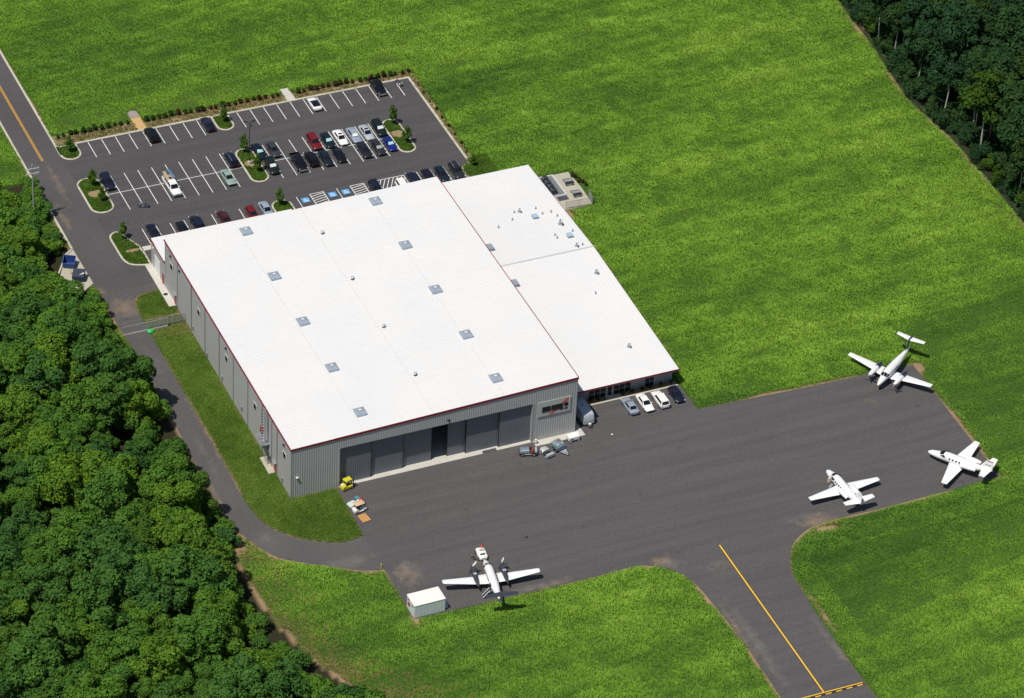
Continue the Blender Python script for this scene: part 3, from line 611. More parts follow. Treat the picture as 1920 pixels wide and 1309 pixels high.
# ------------------------------------------------------------------ low annex behind, side wing
annex = thing('annex', 'low grey annex with white roof at the back left of the hangar', 'annex', (0,0,0))
ribwall((0,72.3), (0,64.56), 0, 5.45).build('side_wall', WALLM, annex); ribwall((27.3,72.3), (0,72.3), 0, 5.45).build('back_wall', WALLM, annex); ribwall((27.3,64.56), (27.3,72.3), 0, 5.45).build('side_wall', WALLM, annex)
seamroof('roof', -.15, 27.45, [64.7, 72.5], None, lambda x, y: 5.72-.02*(y-64.5), annex, axis='y')
MB().box(-.2,64.6,5.35,-.06,72.5,5.66).box(27.36,64.7,5.35,27.5,72.5,5.66).box(-.2,72.36,5.35,27.5,72.55,5.54).build('fascia', REDM, annex)
d = MB().box(-.10,67.3,.1,-.04,70.2,3.6).build('roller_door', WHITEM, annex)
for k in range(8): MB().box(-.115,67.35,.5+.4*k,-.101,70.15,.53+.4*k).build('door_slat', WFR, d)
MB().box(-.1,65.2,.1,-.04,66.1,2.2).build('side_door', REDDOOR, annex); MB().box(-.2,70.9,4.2,-.04,71.2,4.5).build('wall_lamp', WHITEM, annex)
wing = thing('office_wing', 'low office wing with white roof beside the hangar', 'building', (0,0,0))
def zw(x, y): return 5.5-1.45*abs(y-42.8)/37.4 if y < 42.8 else 5.5-1.45*(y-42.8)/30.2
WALL2 = mat('wing_wall_grey', (.30,.315,.34), .55, .1, var=.08, vs=.4)
ribwall((52.96,7.4), (75.1,7.4), 0, 3.95).build('front_wall', WALL2, wing); ribwall((75.1,72.6), (52.96,72.6), 0, 4.0).build('back_wall', WALL2, wing)
mb = MB(); mb.add([(75.1,7.4,0),(75.1,42.8,0),(75.1,72.6,0),(75.1,72.6,4.0),(75.1,42.8,5.4),(75.1,7.4,4.0)], [(0,1,4,5),(1,2,3,4)]); mb.build('side_wall', WALL2, wing)
wr = seamroof('roof', 53.02, 75.35, [5.4, 42.8, 72.95], None, zw, wing, axis='y')
MB().box(53.1,5.34,3.78,75.42,5.42,4.09).build('front_fascia', REDM, wing); MB().box(53.1,5.43,3.62,75.3,7.38,3.72).build('soffit', WALL2, wing)
MB().add([(75.36,5.35,3.7),(75.36,42.8,5.12),(75.36,72.95,3.7),(75.36,72.95,4.06),(75.36,42.8,5.5),(75.36,5.35,4.06)], [(0,1,4,5),(1,2,3,4)]).add([(75.44,5.35,3.7),(75.44,42.8,5.12),(75.44,72.95,3.7),(75.44,72.95,4.06),(75.44,42.8,5.5),(75.44,5.35,4.06)], [(0,1,4,5),(1,2,3,4)]).build('side_fascia', REDM, wing)
MB().add([(53.1,42.66,zw(0,42.66)+.07),(75.35,42.66,zw(0,42.66)+.07),(75.35,42.8,5.62),(53.1,42.8,5.62),(53.1,42.94,zw(0,42.94)+.07),(75.35,42.94,zw(0,42.94)+.07)], [(0,1,2,3),(3,2,5,4)]).build('ridge_cap', mat('ridge_cap', (.50,.52,.55), .5), wr)
FRM = mat('storefront_frame', (.40,.43,.45), .4, .4)
def storefront(x0, x1, cols):
    f = MB().box(x0-.06,7.28,.1,x1+.06,7.36,2.75).build('window_frame', FRM, wing); s = (x1-x0)/cols
    for c in range(cols):
        for za, zb in ((.16,1.0),(1.08,2.68)): MB().box(x0+c*s+.05,7.24,za,x0+(c+1)*s-.05,7.278,zb).build('pane', GLASS, f)
storefront(58.8, 62.1, 3); storefront(63.6, 66.9, 3); storefront(69.7, 71.5, 2)
d = MB().box(62.25,7.2,.1,63.4,7.3,2.5).build('entrance_door', mat('door_frame_pale', (.52,.56,.55), .4), wing); MB().box(62.4,7.16,.25,63.25,7.198,2.35).build('pane', GLASS, d)
MB().bar((54.6,6.3,5.0),(53.6,7.2,4.2),.25).build('roof_scupper', DKSTEEL, wing)
for x, y, z in ((57.2,48.7,5.16),(57.1,36.9,5.22)):
    t = thing('exhaust_hood', 'grey louvred hood against the hangar wall, %s the wing roof ridge' % ('behind' if y > 42 else 'before'), 'roof vent', (x-1.2,y,z), 0, 'exhaust hoods')
    MB().box(-.2,-.65,-.02,1.6,.65,.75).build('housing', VB, t); MB().add([(-.3,-.8,.74),(1.75,-.8,.62),(1.75,.8,.62),(-.3,.8,.74),(-.3,-.8,.86),(1.75,-.8,.74),(1.75,.8,.74),(-.3,.8,.86)], [(3,2,1,0),(4,5,6,7),(0,1,5,4),(1,2,6,5),(2,3,7,6),(3,0,4,7)]).build('lid', VB, t)
WV = [(66.25,58.5),(64.9,56.3),(61.5,54.8),(70.5,58.3),(70.95,56.2),(72.7,56.2),(73.2,54.5),(70.2,48.7),(70.2,47.7),(73.8,48.8),(70.0,29.9),(73.6,43.9)]
WL = ['tall dark vent pipe beside the hooded vent, farthest left pair on the wing roof','lone vent pipe just in front of the farthest left pair on the wing roof','leftmost lone vent pipe on the wing roof','tiny vent pipe farthest back on the wing roof','vent pipe right of the blue square vent on the wing roof','vent pipe nearest the rear right edge of the wing roof','vent pipe just behind the big gooseneck vent on the wing roof','upper of two close vent pipes behind the wing ridge','lower of two close vent pipes behind the wing ridge','vent pipe beside the right square vent on the wing roof','lone vent pipe in front of the wing ridge','short vent pipe at the right end of the wing ridge']
for (x, y), lb in zip(WV, WL): pipe(x, y, zw(x, y), .42, .08, lb, 'vent pipes on the wing roof')
for x, y, lb in ((69.1,55.5,'blue-grey square vent box in the middle of the rear wing roof'),(72.5,47.3,'blue-grey square vent box near the right edge of the wing roof')):
    t = thing('square_vent', lb, 'roof vent', (x,y,zw(x,y))); MB().box(-.45,-.5,-.03,.45,.5,.45).build('box', VB, t); MB().box(-.55,-.6,.46,.55,.6,.55).build('lid', VG, t)
for x, y, sc, lb in ((67.2,58.4,1,'pale hooded vent of the farthest left pair on the wing roof'),(72.6,51.8,1.35,'big pale gooseneck vent on the right of the rear wing roof'),(72.4,43.9,1,'pale gooseneck vent just behind the wing ridge'),(72.5,35.3,1.1,'pale gooseneck vent just in front of the wing ridge'),(69.4,14.0,1,'pale gooseneck vent nearest the wing front')):
    t = thing('gooseneck_vent', lb, 'roof vent', (x,y,zw(x,y)))
    MB().tube([(0,0,-.05),(0,0,.55*sc)]+[(0,-.28*sc+.28*sc*math.cos(a),.55*sc+.28*sc*math.sin(a)) for a in np.linspace(.3,3.14,6)], .16*sc, 8).build('neck', STEEL, t); MB().box(-.3*sc,-.3*sc,-.02,.3*sc,.3*sc,.08).build('flashing', GREYM, t)
# ------------------------------------------------------------------ walled yard behind the wing
struct(MB().prism([(75.2,62.0),(84.1,62.0),(84.3,68),(84.0,73.4),(75.2,73.4)], -.05, .10).build('yard_slab', CONC3))
struct(MB().prism([(77.0,66.6),(80.4,66.6),(80.8,73.2),(77.0,73.2)], .10, .13).build('gravel_bed', mat('yard_gravel', (.16,.165,.18), .95, var=.3, vs=6)))
struct(MB().prism([(78.5,65.0),(80.6,65.0),(80.55,66.3),(78.5,66.3)], .10, .125).build('drain_grating', mat('grating', (.06,.06,.075), .7, var=.4, vs=8)))
yw = thing('yard_kerb_wall', 'low white wall round the condenser yard', 'wall', (0,0,0)); MB().box(80.45,66.3,.1,80.65,73.25,.4).build('wall_run', WFR, yw); MB().box(77,66.3,.1,80.44,66.52,.4).build('wall_run', WFR, yw); MB().box(77,73.05,.1,80.44,73.25,.4).build('wall_run', WFR, yw)
for i, (y, lb) in enumerate(((71.9,'farthest back'),(70.5,'second from the back'),(69.1,'third from the back'),(67.8,'nearest the drain grating'))):
    t = thing('condenser_unit', 'dark condenser unit in the yard beside the wing, %s' % lb, 'air conditioner', (78.55,y,.13), 0, 'condenser units'); MB().box(-.5,-.48,0,.5,.48,.95).build('cabinet', mat('condenser_dark', (.05,.055,.07), .6, .2), t)
    MB().tube([(0,0,.95),(0,0,1.0)], .4, 12).build('fan_guard', DKSTEEL, t); MB().box(-.52,-.5,.955,-.42,.5,1.0).build('rim', STEEL, t)
for i, (x, y, lb) in enumerate(((82.5,69.9,'back'),(82.4,65.9,'front'))):
    t = thing('picnic_table', 'grey picnic table with dark benches in the yard, %s one' % lb, 'picnic table', (x,y,.1), R(-3), 'picnic tables'); GT = mat('table_grey', (.26,.27,.29), .6)
    MB().box(-.9,-.36,.70,.9,.36,.75).build('table_top', GT, t)
    for sy in (-.78,.78): MB().box(-.9,sy-.16,.40,.9,sy+.16,.45).build('bench', DKSTEEL, t)
    for sx in (-.6,.6): MB().bar((sx,-.75,.02),(sx,-.1,.7),.06).bar((sx,.75,.02),(sx,.1,.7),.06).bar((sx,-.8,.38),(sx,.8,.38),.06).build('leg_frame', DKSTEEL, t)
yf = thing('yard_fence', 'low chain link fence with steel posts round the yard front', 'fence', (0,0,0)); pts = [(78.6,62.2),(81.2,62.05),(83.95,61.9),(84.35,64.5)]
for x, y in pts: MB().tube([(x,y,0),(x,y,1.8)], .04, 6).build('post', STEEL, yf)
def chain(mb, a, b, z0, z1, sp=.16, wd=.012):
    a = Vector(a); b = Vector(b); L = (b-a).length; d = (b-a)/L; H = z1-z0; k = int((L+H)/sp)
    for i in range(k):
        for sgn in (0, 1):
            t0, t1 = i*sp-H, i*sp; za, zb = z0, z1
            if t0 < 0: za = z0-t0; t0 = 0
            if t1 > L: zb = z1-(t1-L); t1 = L
            if t1-t0 < .02: continue
            if sgn: t0, t1 = L-t0, L-t1
            p = a+d*t0; q = a+d*t1; mb.bar((p.x,p.y,za), (q.x,q.y,zb), wd)
for p, q in zip(pts[:-1], pts[1:]):
    mb = MB(); chain(mb, p, q, .1, 1.75); mb.bar((p[0],p[1],1.78),(q[0],q[1],1.78),.05); mb.build('mesh_panel', STEEL, yf)
# ------------------------------------------------------------------ gate and fence across the drive
gate = thing('sliding_gate', 'chain link sliding gate with grey bottom rail across the service drive', 'gate', (0,0,0)); RAIL = mat('gate_rail', (.50,.48,.45), .6, .1)
MB().bar((-12.0,53.1,.2),(-3.6,53.1,.2),.18,.30).build('bottom_rail', RAIL, gate); MB().bar((-12.0,53.1,1.95),(-3.6,53.1,1.95),.05).build('top_rail', RAIL, gate)
for x in (-12.0,-9.9,-7.8,-5.7,-3.6): MB().bar((x,53.1,.2),(x,53.1,1.95),.05).build('upright', RAIL, gate)
mb = MB(); chain(mb, (-12,53.1), (-3.6,53.1), .28, 1.93, .14, .014); mb.build('mesh_panel', STEEL, gate)
fence = thing('cross_fence', 'chain link fence between the sliding gate and the hangar wall', 'fence', (0,0,0))
for x in (-7.3,-4.9,-2.5,-.25): MB().tube([(x,53.5,0),(x,53.5,2.1)], .045, 6).build('post', RAIL, fence)
MB().bar((-7.3,53.5,2.08),(-.25,53.5,2.08),.045).build('top_rail', RAIL, fence); mb = MB(); chain(mb, (-7.3,53.5), (-.25,53.5), .05, 2.05, .13, .014); mb.build('mesh_panel', STEEL, fence)
GREENT = mat('green_plastic', (.02,.42,.08), .5, var=.2)
mb = MB(); rg = random.Random(3); rings = []
for z, r in ((0,.62),(.18,.7),(.4,.55),(.55,.4),(.62,.1)): rings.append([(r*(1+.3*math.sin(3*a+z*9))*math.cos(a), .8*r*(1+.15*math.cos(4*a+z*5))*math.sin(a), z) for a in np.linspace(0,6.28,13)[:-1]])
tag(mb.loft(rings).build('covered_gate_motor', GREENT, None, 40, (-6.9,52.6,.02)), 'bright green covered bundle at the sliding gate', 'cover')
# silt fence along the right wood
WF = thing('boundary_fence', 'thin dark wire fence along the edge of the right wood', 'fence', (0,0,0)); Wp = [q for q in WOODR[::2]]
for x, y in Wp: MB().box(x+.55,y-.04,0,x+.63,y+.04,1.5).build('post', DKSTEEL, WF)
mb = MB()
for a, b in zip(Wp[:-1], Wp[1:]): chain(mb, (a[0]+.6,a[1]), (b[0]+.6,b[1]), .02, 1.3, .3, .02); mb.bar((a[0]+.6,a[1],1.3),(b[0]+.6,b[1],1.3),.03)
mb.build('wire_mesh', DKSTEEL, WF)
# ------------------------------------------------------------------ cars
TYRE = mat('tyre', (.015,.015,.016), .85); RIM = mat('rim', (.42,.43,.45), .35, .7); HEADL = mat('headlight', (.7,.72,.74), .15, .2); TAILL = mat('taillight', (.30,.012,.015), .25); BLACK = mat('black_plastic', (.018,.018,.02), .6); SHADE = mat('sunshade_foil', (.74,.78,.76), .4, .1); SHADET = mat('sunshade_teal', (.36,.60,.60), .4)
def paint(name, c, met=0): return mat('paint_'+name, c, .35, met, var=.05, coat=.22, spec=.3)
PAINTS = dict(black=((.006,.007,.010),0), navy=((.009,.013,.030),0), darkgrey=((.030,.032,.038),.2), charcoal=((.016,.018,.026),.1), grey=((.055,.058,.068),.3), silver=((.46,.50,.54),.2), white=((.78,.78,.77),0), red=((.16,.012,.018),.1), maroon=((.07,.012,.018),.2), green=((.26,.36,.31),.1), blue=((.012,.025,.19),.2), teal=((.010,.020,.030),.1), purple=((.018,.011,.03),.1), silverblue=((.32,.38,.46),.2), darkgreen=((.007,.015,.015),0))
BODY = dict(
 sedan=dict(st=[(-2.4,.66,.48,.72),(-2.32,.80,.34,.90),(-1.95,.88,.26,.97),(-1.0,.91,.22,.95),(.5,.91,.22,.94),(1.1,.90,.22,.90),(1.7,.87,.24,.82),(2.2,.78,.30,.70),(2.38,.60,.42,.58)], cab=(-1.75,1.15,-.95,.15,.90,1.44,.80,.60), wb=(-1.4,1.42)),
 coupe=dict(st=[(-2.2,.66,.46,.72),(-2.1,.82,.34,.90),(-1.7,.9,.26,.95),(-.9,.91,.22,.92),(.4,.91,.22,.90),(1.0,.90,.22,.86),(1.6,.87,.24,.77),(2.05,.78,.30,.64),(2.22,.60,.40,.54)], cab=(-1.85,.95,-.75,.0,.86,1.32,.79,.56), wb=(-1.3,1.35)),
 suv=dict(st=[(-2.35,.76,.48,.92),(-2.28,.88,.36,1.02),(-1.8,.94,.30,1.06),(-.8,.95,.28,1.05),(.6,.95,.28,1.04),(1.1,.94,.28,1.02),(1.7,.91,.30,.96),(2.18,.84,.36,.84),(2.36,.68,.46,.70)], cab=(-2.28,1.05,-1.95,.30,1.02,1.72,.86,.68), wb=(-1.4,1.42)),
 hatch=dict(st=[(-2.05,.72,.44,.84),(-1.98,.84,.32,.95),(-1.6,.88,.26,.98),(-.8,.89,.24,.97),(.5,.89,.24,.95),(1.0,.88,.24,.90),(1.5,.85,.26,.82),(1.95,.76,.32,.70),(2.1,.58,.42,.58)], cab=(-1.98,1.15,-1.55,.2,.93,1.50,.79,.62), wb=(-1.25,1.3)),
 pickup=dict(st=[(-.92,.95,.34,1.05),(0,.96,.32,1.06),(.9,.96,.32,1.06),(1.5,.95,.32,1.04),(2.1,.93,.34,1.0),(2.6,.86,.38,.92),(2.78,.72,.5,.76)], cab=(-.9,1.45,-.7,.65,1.02,1.82,.87,.70), wb=(-1.75,1.85)))
WHEEL_ME = {}
def quadface(c, u0, u1, v0, v1, off):
    a, b, cc, d = [Vector(q) for q in c]
    def P(u, v): return (a*(1-u)+b*u)*(1-v)+(d*(1-u)+cc*u)*v
    n = (b-a).cross(d-a).normalized()*off
    return [P(u0,v0)+n, P(u1,v0)+n, P(u1,v1)+n, P(u0,v1)+n]
def car(kind, col, loc, rz, label, group=None, shade=None, name=None, sunroof=False, rack=False, cat=None, darkroof=False, longbed=0):
    B = BODY[kind]; c, met = PAINTS[col]; pm = paint(col, c, met)
    nm = name or {'sedan':'parked_sedan','coupe':'parked_coupe','suv':'parked_suv','hatch':'parked_hatchback','pickup':'pickup_truck'}[kind]
    t = thing(nm, label, cat or ('pickup truck' if kind == 'pickup' else 'car'), (loc[0],loc[1],.035), rz, group)
    rings = []
    for y, hw, zb, zt_ in B['st']:
        h = zt_-zb; rings.append([(-hw*.88,y,zb),(-hw*.98,y,zb+h*.25),(-hw,y,zb+h*.6),(-hw*.95,y,zb+h*.9),(-hw*.80,y,zt_),(0,y,zt_+.03),(hw*.80,y,zt_),(hw*.95,y,zb+h*.9),(hw,y,zb+h*.6),(hw*.98,y,zb+h*.25),(hw*.88,y,zb)])
    body = MB().loft(rings).build('body', pm, t, 38)
    y0, y1, r0, r1, zb, zr, bw, rw = B['cab']
    def ring(z, ya, yb, hw, bow=0): return [(-hw,ya,z),(0,ya-bow,z),(hw,ya,z),(hw,yb,z),(0,yb+bow,z),(-hw,yb,z)]
    zm = zb+(zr-zb)*.90; k = .90
    mid = ring(zm, y0+(r0-y0)*k, y1+(r1-y1)*k, bw+(rw-bw)*k, .03)
    MB().loft([ring(zb-.08, y0, y1, bw, .06), mid, ring(zr, r0, r1, rw*.94, .02)], cap=True).build('cabin', GLASS if darkroof else pm, t, 30)
    # glass, set just proud of the cabin faces
    ya, yb, hw, hm = y0, y1, bw, bw+(rw-bw)*k; Y0, Y1 = y0+(r0-y0)*k, y1+(r1-y1)*k; zb2 = zb-.08
    L0, L1 = Vector((-hw,ya,zb2)), Vector((hw,ya,zb2)); F0, F1 = Vector((-hw,yb,zb2)), Vector((hw,yb,zb2)); l0, l1 = Vector((-hm,Y0,zm)), Vector((hm,Y0,zm)); f0, f1 = Vector((-hm,Y1,zm)), Vector((hm,Y1,zm))
    def pane(nm, q, m, par=t):
        vs = [tuple(p) for p in q]; return MB().add(vs, [(0,1,2,3)]).build(nm, m, par)
    def bowed(nm, ca, cb, u0, u1, v0, v1, m, off, bow, par=t):
        # screens are bowed: two facets either side of the centre line
        a, b = [Vector(q) for q in ca]; d, cc = [Vector(q) for q in cb]; vs = []
        for v in (v0, v1):
            for u in (u0, .5, u1):
                p = (a*(1-u)+b*u)*(1-v)+(d*(1-u)+cc*u)*v; nn = (b-a).cross(d-a).normalized(); p = p+nn*off
                p.y += (bow[0]*(1-v)+bow[1]*v)*(1-abs(2*u-1)); vs.append(p)
        return MB().add(vs, [(0,1,4,3),(1,2,5,4)]).build(nm, m, par)
    ws = bowed('windshield', (F1, F0), (f1, f0), .07, .93, .18, .94, GLASS, .02, (.06, .03))
    if shade: bowed('sunshade', (F1, F0), (f1, f0), .11, .89, .28, .88, shade, .028, (.06, .03), ws)
    bowed('rear_window', (L0, L1), (l0, l1), .09, .91, .2 if kind != 'pickup' else .3, .92, GLASS, .02, (-.06, -.03))
    pane('side_window', quadface((F0, L0, l0, f0), .05, .95, .30, .95, .012), GLASS); pane('side_window', quadface((L1, F1, f1, l1), .05, .95, .30, .95, .012), GLASS)
    if sunroof: MB().box(-.38,r1-.55,zr+.004,.38,r1-.08,zr+.012).build('sunroof', GLASS, t)
    if darkroof: MB().box(-rw*.85,r0-.05,zr+.004,rw*.85,r1,zr+.012).build('glass_roof', GLASS, t)
    if rack:
        for sx in (-1,1): MB().box(sx*rw*.85-.03,r0,zr+.01,sx*rw*.85+.03,r1,zr+.07).build('roof_rail', STEEL, t)
    bw_ = max(s[1] for s in B['st']); wr_ = .36 if kind in ('suv','pickup') else .32
    for wy in B['wb']:
        for sx in (-1,1):
            wv = MB().tube([(sx*(bw_-.20),wy,wr_),(sx*(bw_+.005),wy,wr_)], wr_, 14).build('wheel', TYRE, t); MB().tube([(sx*(bw_),wy,wr_),(sx*(bw_+.02),wy,wr_)], wr_*.66, 10).build('rim', RIM, wv)
    yF, hF, zFb, zFt = B['st'][-2]; yR, hR, zRb, zRt = B['st'][1]
    for sx in (-1,1):
        MB().box(sx*hF*.92-.17,yF-.1,zFt-.16,sx*hF*.92+.10*0+.02,yF+.10,zFt-.02).build('headlight', HEADL, t)
        MB().box(sx*(bw_+.02)-.09,y1-.42,zb+.02,sx*(bw_+.02)+.09,y1-.26,zb+.15).build('mirror', pm, t)
    MB().box(-.45,B['st'][-1][0]-.06,B['st'][-1][2]+.0,.45,B['st'][-1][0]+.02,B['st'][-1][3]-.03).build('grille', BLACK if kind != 'pickup' else RIM, t)
    if kind == 'pickup':
        e = -2.75-longbed; bed = MB().box(-.95,e,.42,.95,-.94,.62).box(-.96,e,.62,-.84,-.94,1.07).box(.84,e,.62,.96,-.94,1.07).box(-.84,-1.03,.62,.84,-.94,1.07).build('bed', pm, t)
        MB().box(-.83,e+.08,.622,.83,-1.04,.64).build('bed_liner', BLACK, bed); MB().box(-.96,e-.06,.55,.96,e-.002,1.06).build('tailgate', pm, t); MB().box(-.9,e-.18,.42,.9,e-.061,.56).build('rear_bumper', RIM, t); MB().box(-.9,2.74,.42,.9,2.90,.62).build('front_bumper', RIM, t); yR = e
        for sx in (-1,1): MB().box(sx*.88-.07,e-.075,.66,sx*.88+.07,e-.0605,1.0).build('taillight', TAILL, t)
    else:
        for sx in (-1,1): MB().box(sx*hR*.80-.14,yR-.09,zRt-.28,sx*hR*.80+.12,yR+.08,zRt-.10).build('taillight', TAILL, t)
    return t
N, S = 0, math.pi
BG = 'cars in the back row'; MG = 'cars in the middle rows'; FG = 'cars in the row by the annex'; AG = 'cars in front of the office wing'
car('suv','black',(13.4,111.0),N,'black car nosed in beside the tan path in the back row',BG)
car('sedan','navy',(24.75,110.9),N,'dark navy sedan left of the tree island in the back row',BG)
car('coupe','white',(46.6,110.6),N,'white coupe with dark glass roof alone in the back row',BG,darkroof=True)
car('pickup','black',(60.3,112.0),S,'black pickup backed over the kerb beside the motorcycle',BG)
car('suv','navy',(.45,98.8),S,'dark navy people carrier beside the leftmost island',MG)
car('suv','navy',(24.9,98.0),N,'dark navy estate car left of the lamp post island',MG,rack=True)
car('sedan','navy',(30.75,98.9),S,'dark navy sedan with windscreen sunshade right of the lamp post',MG,shade=SHADET)
car('sedan','grey',(33.55,98.6),S,'mid grey sedan, second right of the lamp post island',MG)
car('suv','red',(41.75,98.2),S,'dark red car in the middle row',MG)
car('sedan','teal',(44.45,98.0),S,'dark teal sedan with pale teal sunshade next to the dark red car',MG,shade=SHADET)
car('sedan','white',(47.05,98.0),S,'white sedan with sunroof in the middle row',MG,sunroof=True)
car('sedan','silverblue',(49.8,97.9),S,'silver blue sedan with white sunshade next to the white sedan',MG,shade=SHADE)
car('sedan','silver',(52.4,97.9),S,'silver sedan with sunroof in the middle row',MG,sunroof=True)
car('suv','darkgreen',(55.2,98.4),S,'blackish green car with white sunshade against the right island',MG,shade=SHADE)
car('sedan','green',(22.3,92.7),S,'pale green sedan in the left block of stalls',MG)
car('suv','darkgreen',(31.3,93.3),S,'dark green off-road car with white sunshade below the lamp post',MG,shade=SHADE)
car('pickup','black',(36.55,92.9),S,'black pickup with open bed in the middle row',MG)
car('suv','black',(39.3,93.1),N,'black people carrier right of the black pickup',MG)
car('sedan','teal',(41.95,92.5),S,'dark blue-green sedan below the dark red car',MG)
car('coupe','black',(44.75,92.6),S,'low black coupe left of the one empty stall',MG)
car('sedan','charcoal',(49.85,92.5),S,'charcoal sedan right of the one empty stall',MG)
car('sedan','darkgrey',(52.65,92.5),S,'dark grey sedan between the charcoal and blue cars',MG,shade=mat('sunshade_grey',(.30,.34,.34),.5))
car('coupe','blue',(55.25,92.9),S,'bright blue coupe with teal sunshade against the right island',MG,shade=SHADET)
car('sedan','navy',(3.3,80.6),S,'dark navy sedan at the left end of the row by the annex',FG)
car('coupe','black',(8.75,79.7),S,'black car second from the left, half hidden behind the annex roof',FG)
car('suv','navy',(11.8,80.6),N,'dark blue car backed in, third from the left behind the annex',FG)
car('sedan','maroon',(17.1,80.6),N,'maroon sedan backed in behind the annex',FG)
car('hatch','red',(22.45,80.0),S,'dark red hatchback behind the annex',FG)
car('sedan','silverblue',(25.4,80.4),S,'silver blue sedan left of the round tree island',FG)
car('suv','navy',(47.15,79.6),S,'dark navy car between two hatched bays',FG)
car('suv','white',(52.1,78.2),S,'white car on the hatched bay, only its roof showing',FG)
car('suv','navy',(55.05,80.2),N,'dark navy car right of the diagonal hatched bay',FG)
car('sedan','purple',(58.1,80.1),S,'dark purple car behind the corner of the big roof',FG)
car('sedan','teal',(60.8,80.2),S,'dark blue-green sedan behind the wing roof corner',FG)
car('suv','darkgrey',(63.75,80.1),S,'dark grey car with roof rails at the right end of its row',FG,rack=True,sunroof=True)
car('sedan','silverblue',(64.75,2.7),N,'silver sedan nosed in before the office wing',AG)
car('sedan','white',(67.6,2.55),S,'white sedan backed in before the office wing',AG)
car('suv','white',(70.55,2.5),N,'white estate car nosed in before the office wing',AG,name='parked_suv')
car('hatch','navy',(73.8,2.8),S,'dark navy hatchback at the right end before the office wing',AG)
wp = car('pickup','white',(11.45,93.3),S,'white work pickup loaded with boards in the left block',MG,longbed=.6)
o = MB().box(-.3,-1.9,0,.3,1.9,.05).build('wooden_board', mat('plywood', (.42,.33,.20), .8, var=.2)); o.location = (11.15,96.1,1.35); o.rotation_euler = (R(-8),0,R(-6)); tag(o, 'tan board lying in the bed of the white work pickup', 'board')
o = MB().box(-.22,-1.9,0,.22,1.9,.06).build('blue_plank', mat('blue_plank', (.10,.20,.34), .6)); o.location = (12.2,96.4,1.5); o.rotation_euler = (R(-6),0,R(2)); tag(o, 'blue plank along the side of the white work pickup bed', 'plank')
tt = thing('cargo_bundle', 'orange bundle behind the cab of the white work pickup', 'bundle', (11.7,94.6,1.0)); MB().loft([[(.5*math.cos(a)*s,.3*math.sin(a)*s,z) for a in np.linspace(0,6.28,9)[:-1]] for s, z in ((1,0),(1.1,.2),(.8,.45))]).build('bundle', mat('orange_cloth', (.60,.16,.05), .8), tt, 50)
# motorcycles
def motorcycle(loc, rz, label, col):
    t = thing('motorcycle', label, 'motorcycle', (loc[0],loc[1],.035), rz, 'motorcycles'); pm = mat('moto_'+col, {'black':(.03,.03,.035),'blue':(.10,.13,.22)}[col], .35)
    for y in (-.72,.75):
        wv = MB().tube([(-.07,y,.31),(.07,y,.31)], .31, 14).build('wheel', TYRE, t); MB().tube([(-.075,y,.31),(.075,y,.31)], .19, 10).build('rim', RIM, wv)
    MB().loft([[(.13*s*math.cos(a),y,z+.14*s*math.sin(a)) for a in np.linspace(0,6.28,9)[:-1]] for y, z, s in ((-.15,.78,.6),(.1,.86,1.3),(.38,.86,1.2),(.5,.8,.6))]).build('fuel_tank', pm, t, 50)
    MB().loft([[(-.14*s,y,z),(.14*s,y,z),(.14*s,y,z+.10),(-.14*s,y,z+.10)] for y, z, s in ((-.95,.78,.6),(-.6,.72,1),(-.1,.72,.9))]).build('seat', BLACK, t, 50)
    MB().box(-.16,-.2,.25,.16,.3,.68).build('engine', STEEL, t); MB().bar((-.09,.75,.31),(-.09,.48,1.0),.05).bar((.09,.75,.31),(.09,.48,1.0),.05).build('fork', STEEL, t); MB().bar((-.4,.38,1.06),(.4,.38,1.06),.05).build('handlebar', DKSTEEL, t); MB().tube([(0,.56,.92),(0,.68,.9)], [.1,.09], 8).build('headlight', HEADL, t)
    MB().tube([(.16,.1,.33),(.2,-.9,.36)], [.05,.07], 6).build('exhaust', RIM, t); MB().box(-.32,-1.0,.5,-.17,-.6,.8).box(.17,-1.0,.5,.32,-.6,.8).build('pannier', HEADL if col == 'black' else pm, t)
motorcycle((64.7,112.2), R(15), 'black motorcycle by the kerb in the back corner of the lot', 'black'); motorcycle((4.4,89.6), R(70), 'small blue-grey motorcycle standing in the driving lane', 'blue')
# ------------------------------------------------------------------ trailer, ground equipment
def wheel(t, x, y, r, wd=.2, side=1, rim=RIM):
    wv = MB().tube([(x-wd/2,y,r),(x+wd/2,y,r)], r, 14).build('wheel', TYRE, t); MB().tube([(x+side*(wd/2-.01),y,r),(x+side*(wd/2+.015),y,r)], r*.55, 10).build('rim', rim, wv); return wv
TRG = mat('trailer_grey', (.40,.45,.49), .45, .1, var=.05)
t = thing('cargo_trailer', 'grey enclosed cargo trailer parked against the hangar corner', 'trailer', (55.9,3.2,.03))
prof = lambda hw, z0, z1: [(-hw,z0),(hw,z0),(hw,z1-.12),(hw*.85,z1),(-hw*.85,z1),(-hw,z1-.12)]
MB().loft([[(x,y,z) for x, z in prof(hw,.5,z1)] for y, hw, z1 in ((2.6,1.05,2.5),(-1.6,1.05,2.5),(-2.35,1.0,2.32),(-2.6,.9,1.9))]).build('box_body', TRG, t, 35)
for z in (2.505,): MB().box(-.25,.2,2.5,.05,.5,2.58).build('roof_vent', BLACK, t)
MB().box(-.95,-2.64,.55,.95,-2.56,1.5).build('stone_guard', mat('tread_plate', (.50,.52,.53), .45, .3), t)
for y in (-.1,.75):
    for sx in (-1,1): wheel(t, sx*1.0, y, .34, .2, sx)
for sx in (-1,1): MB().box(sx*1.08-.1,-.6,.66,sx*1.08+.1,1.25,.76).build('mudguard', STEEL, t)
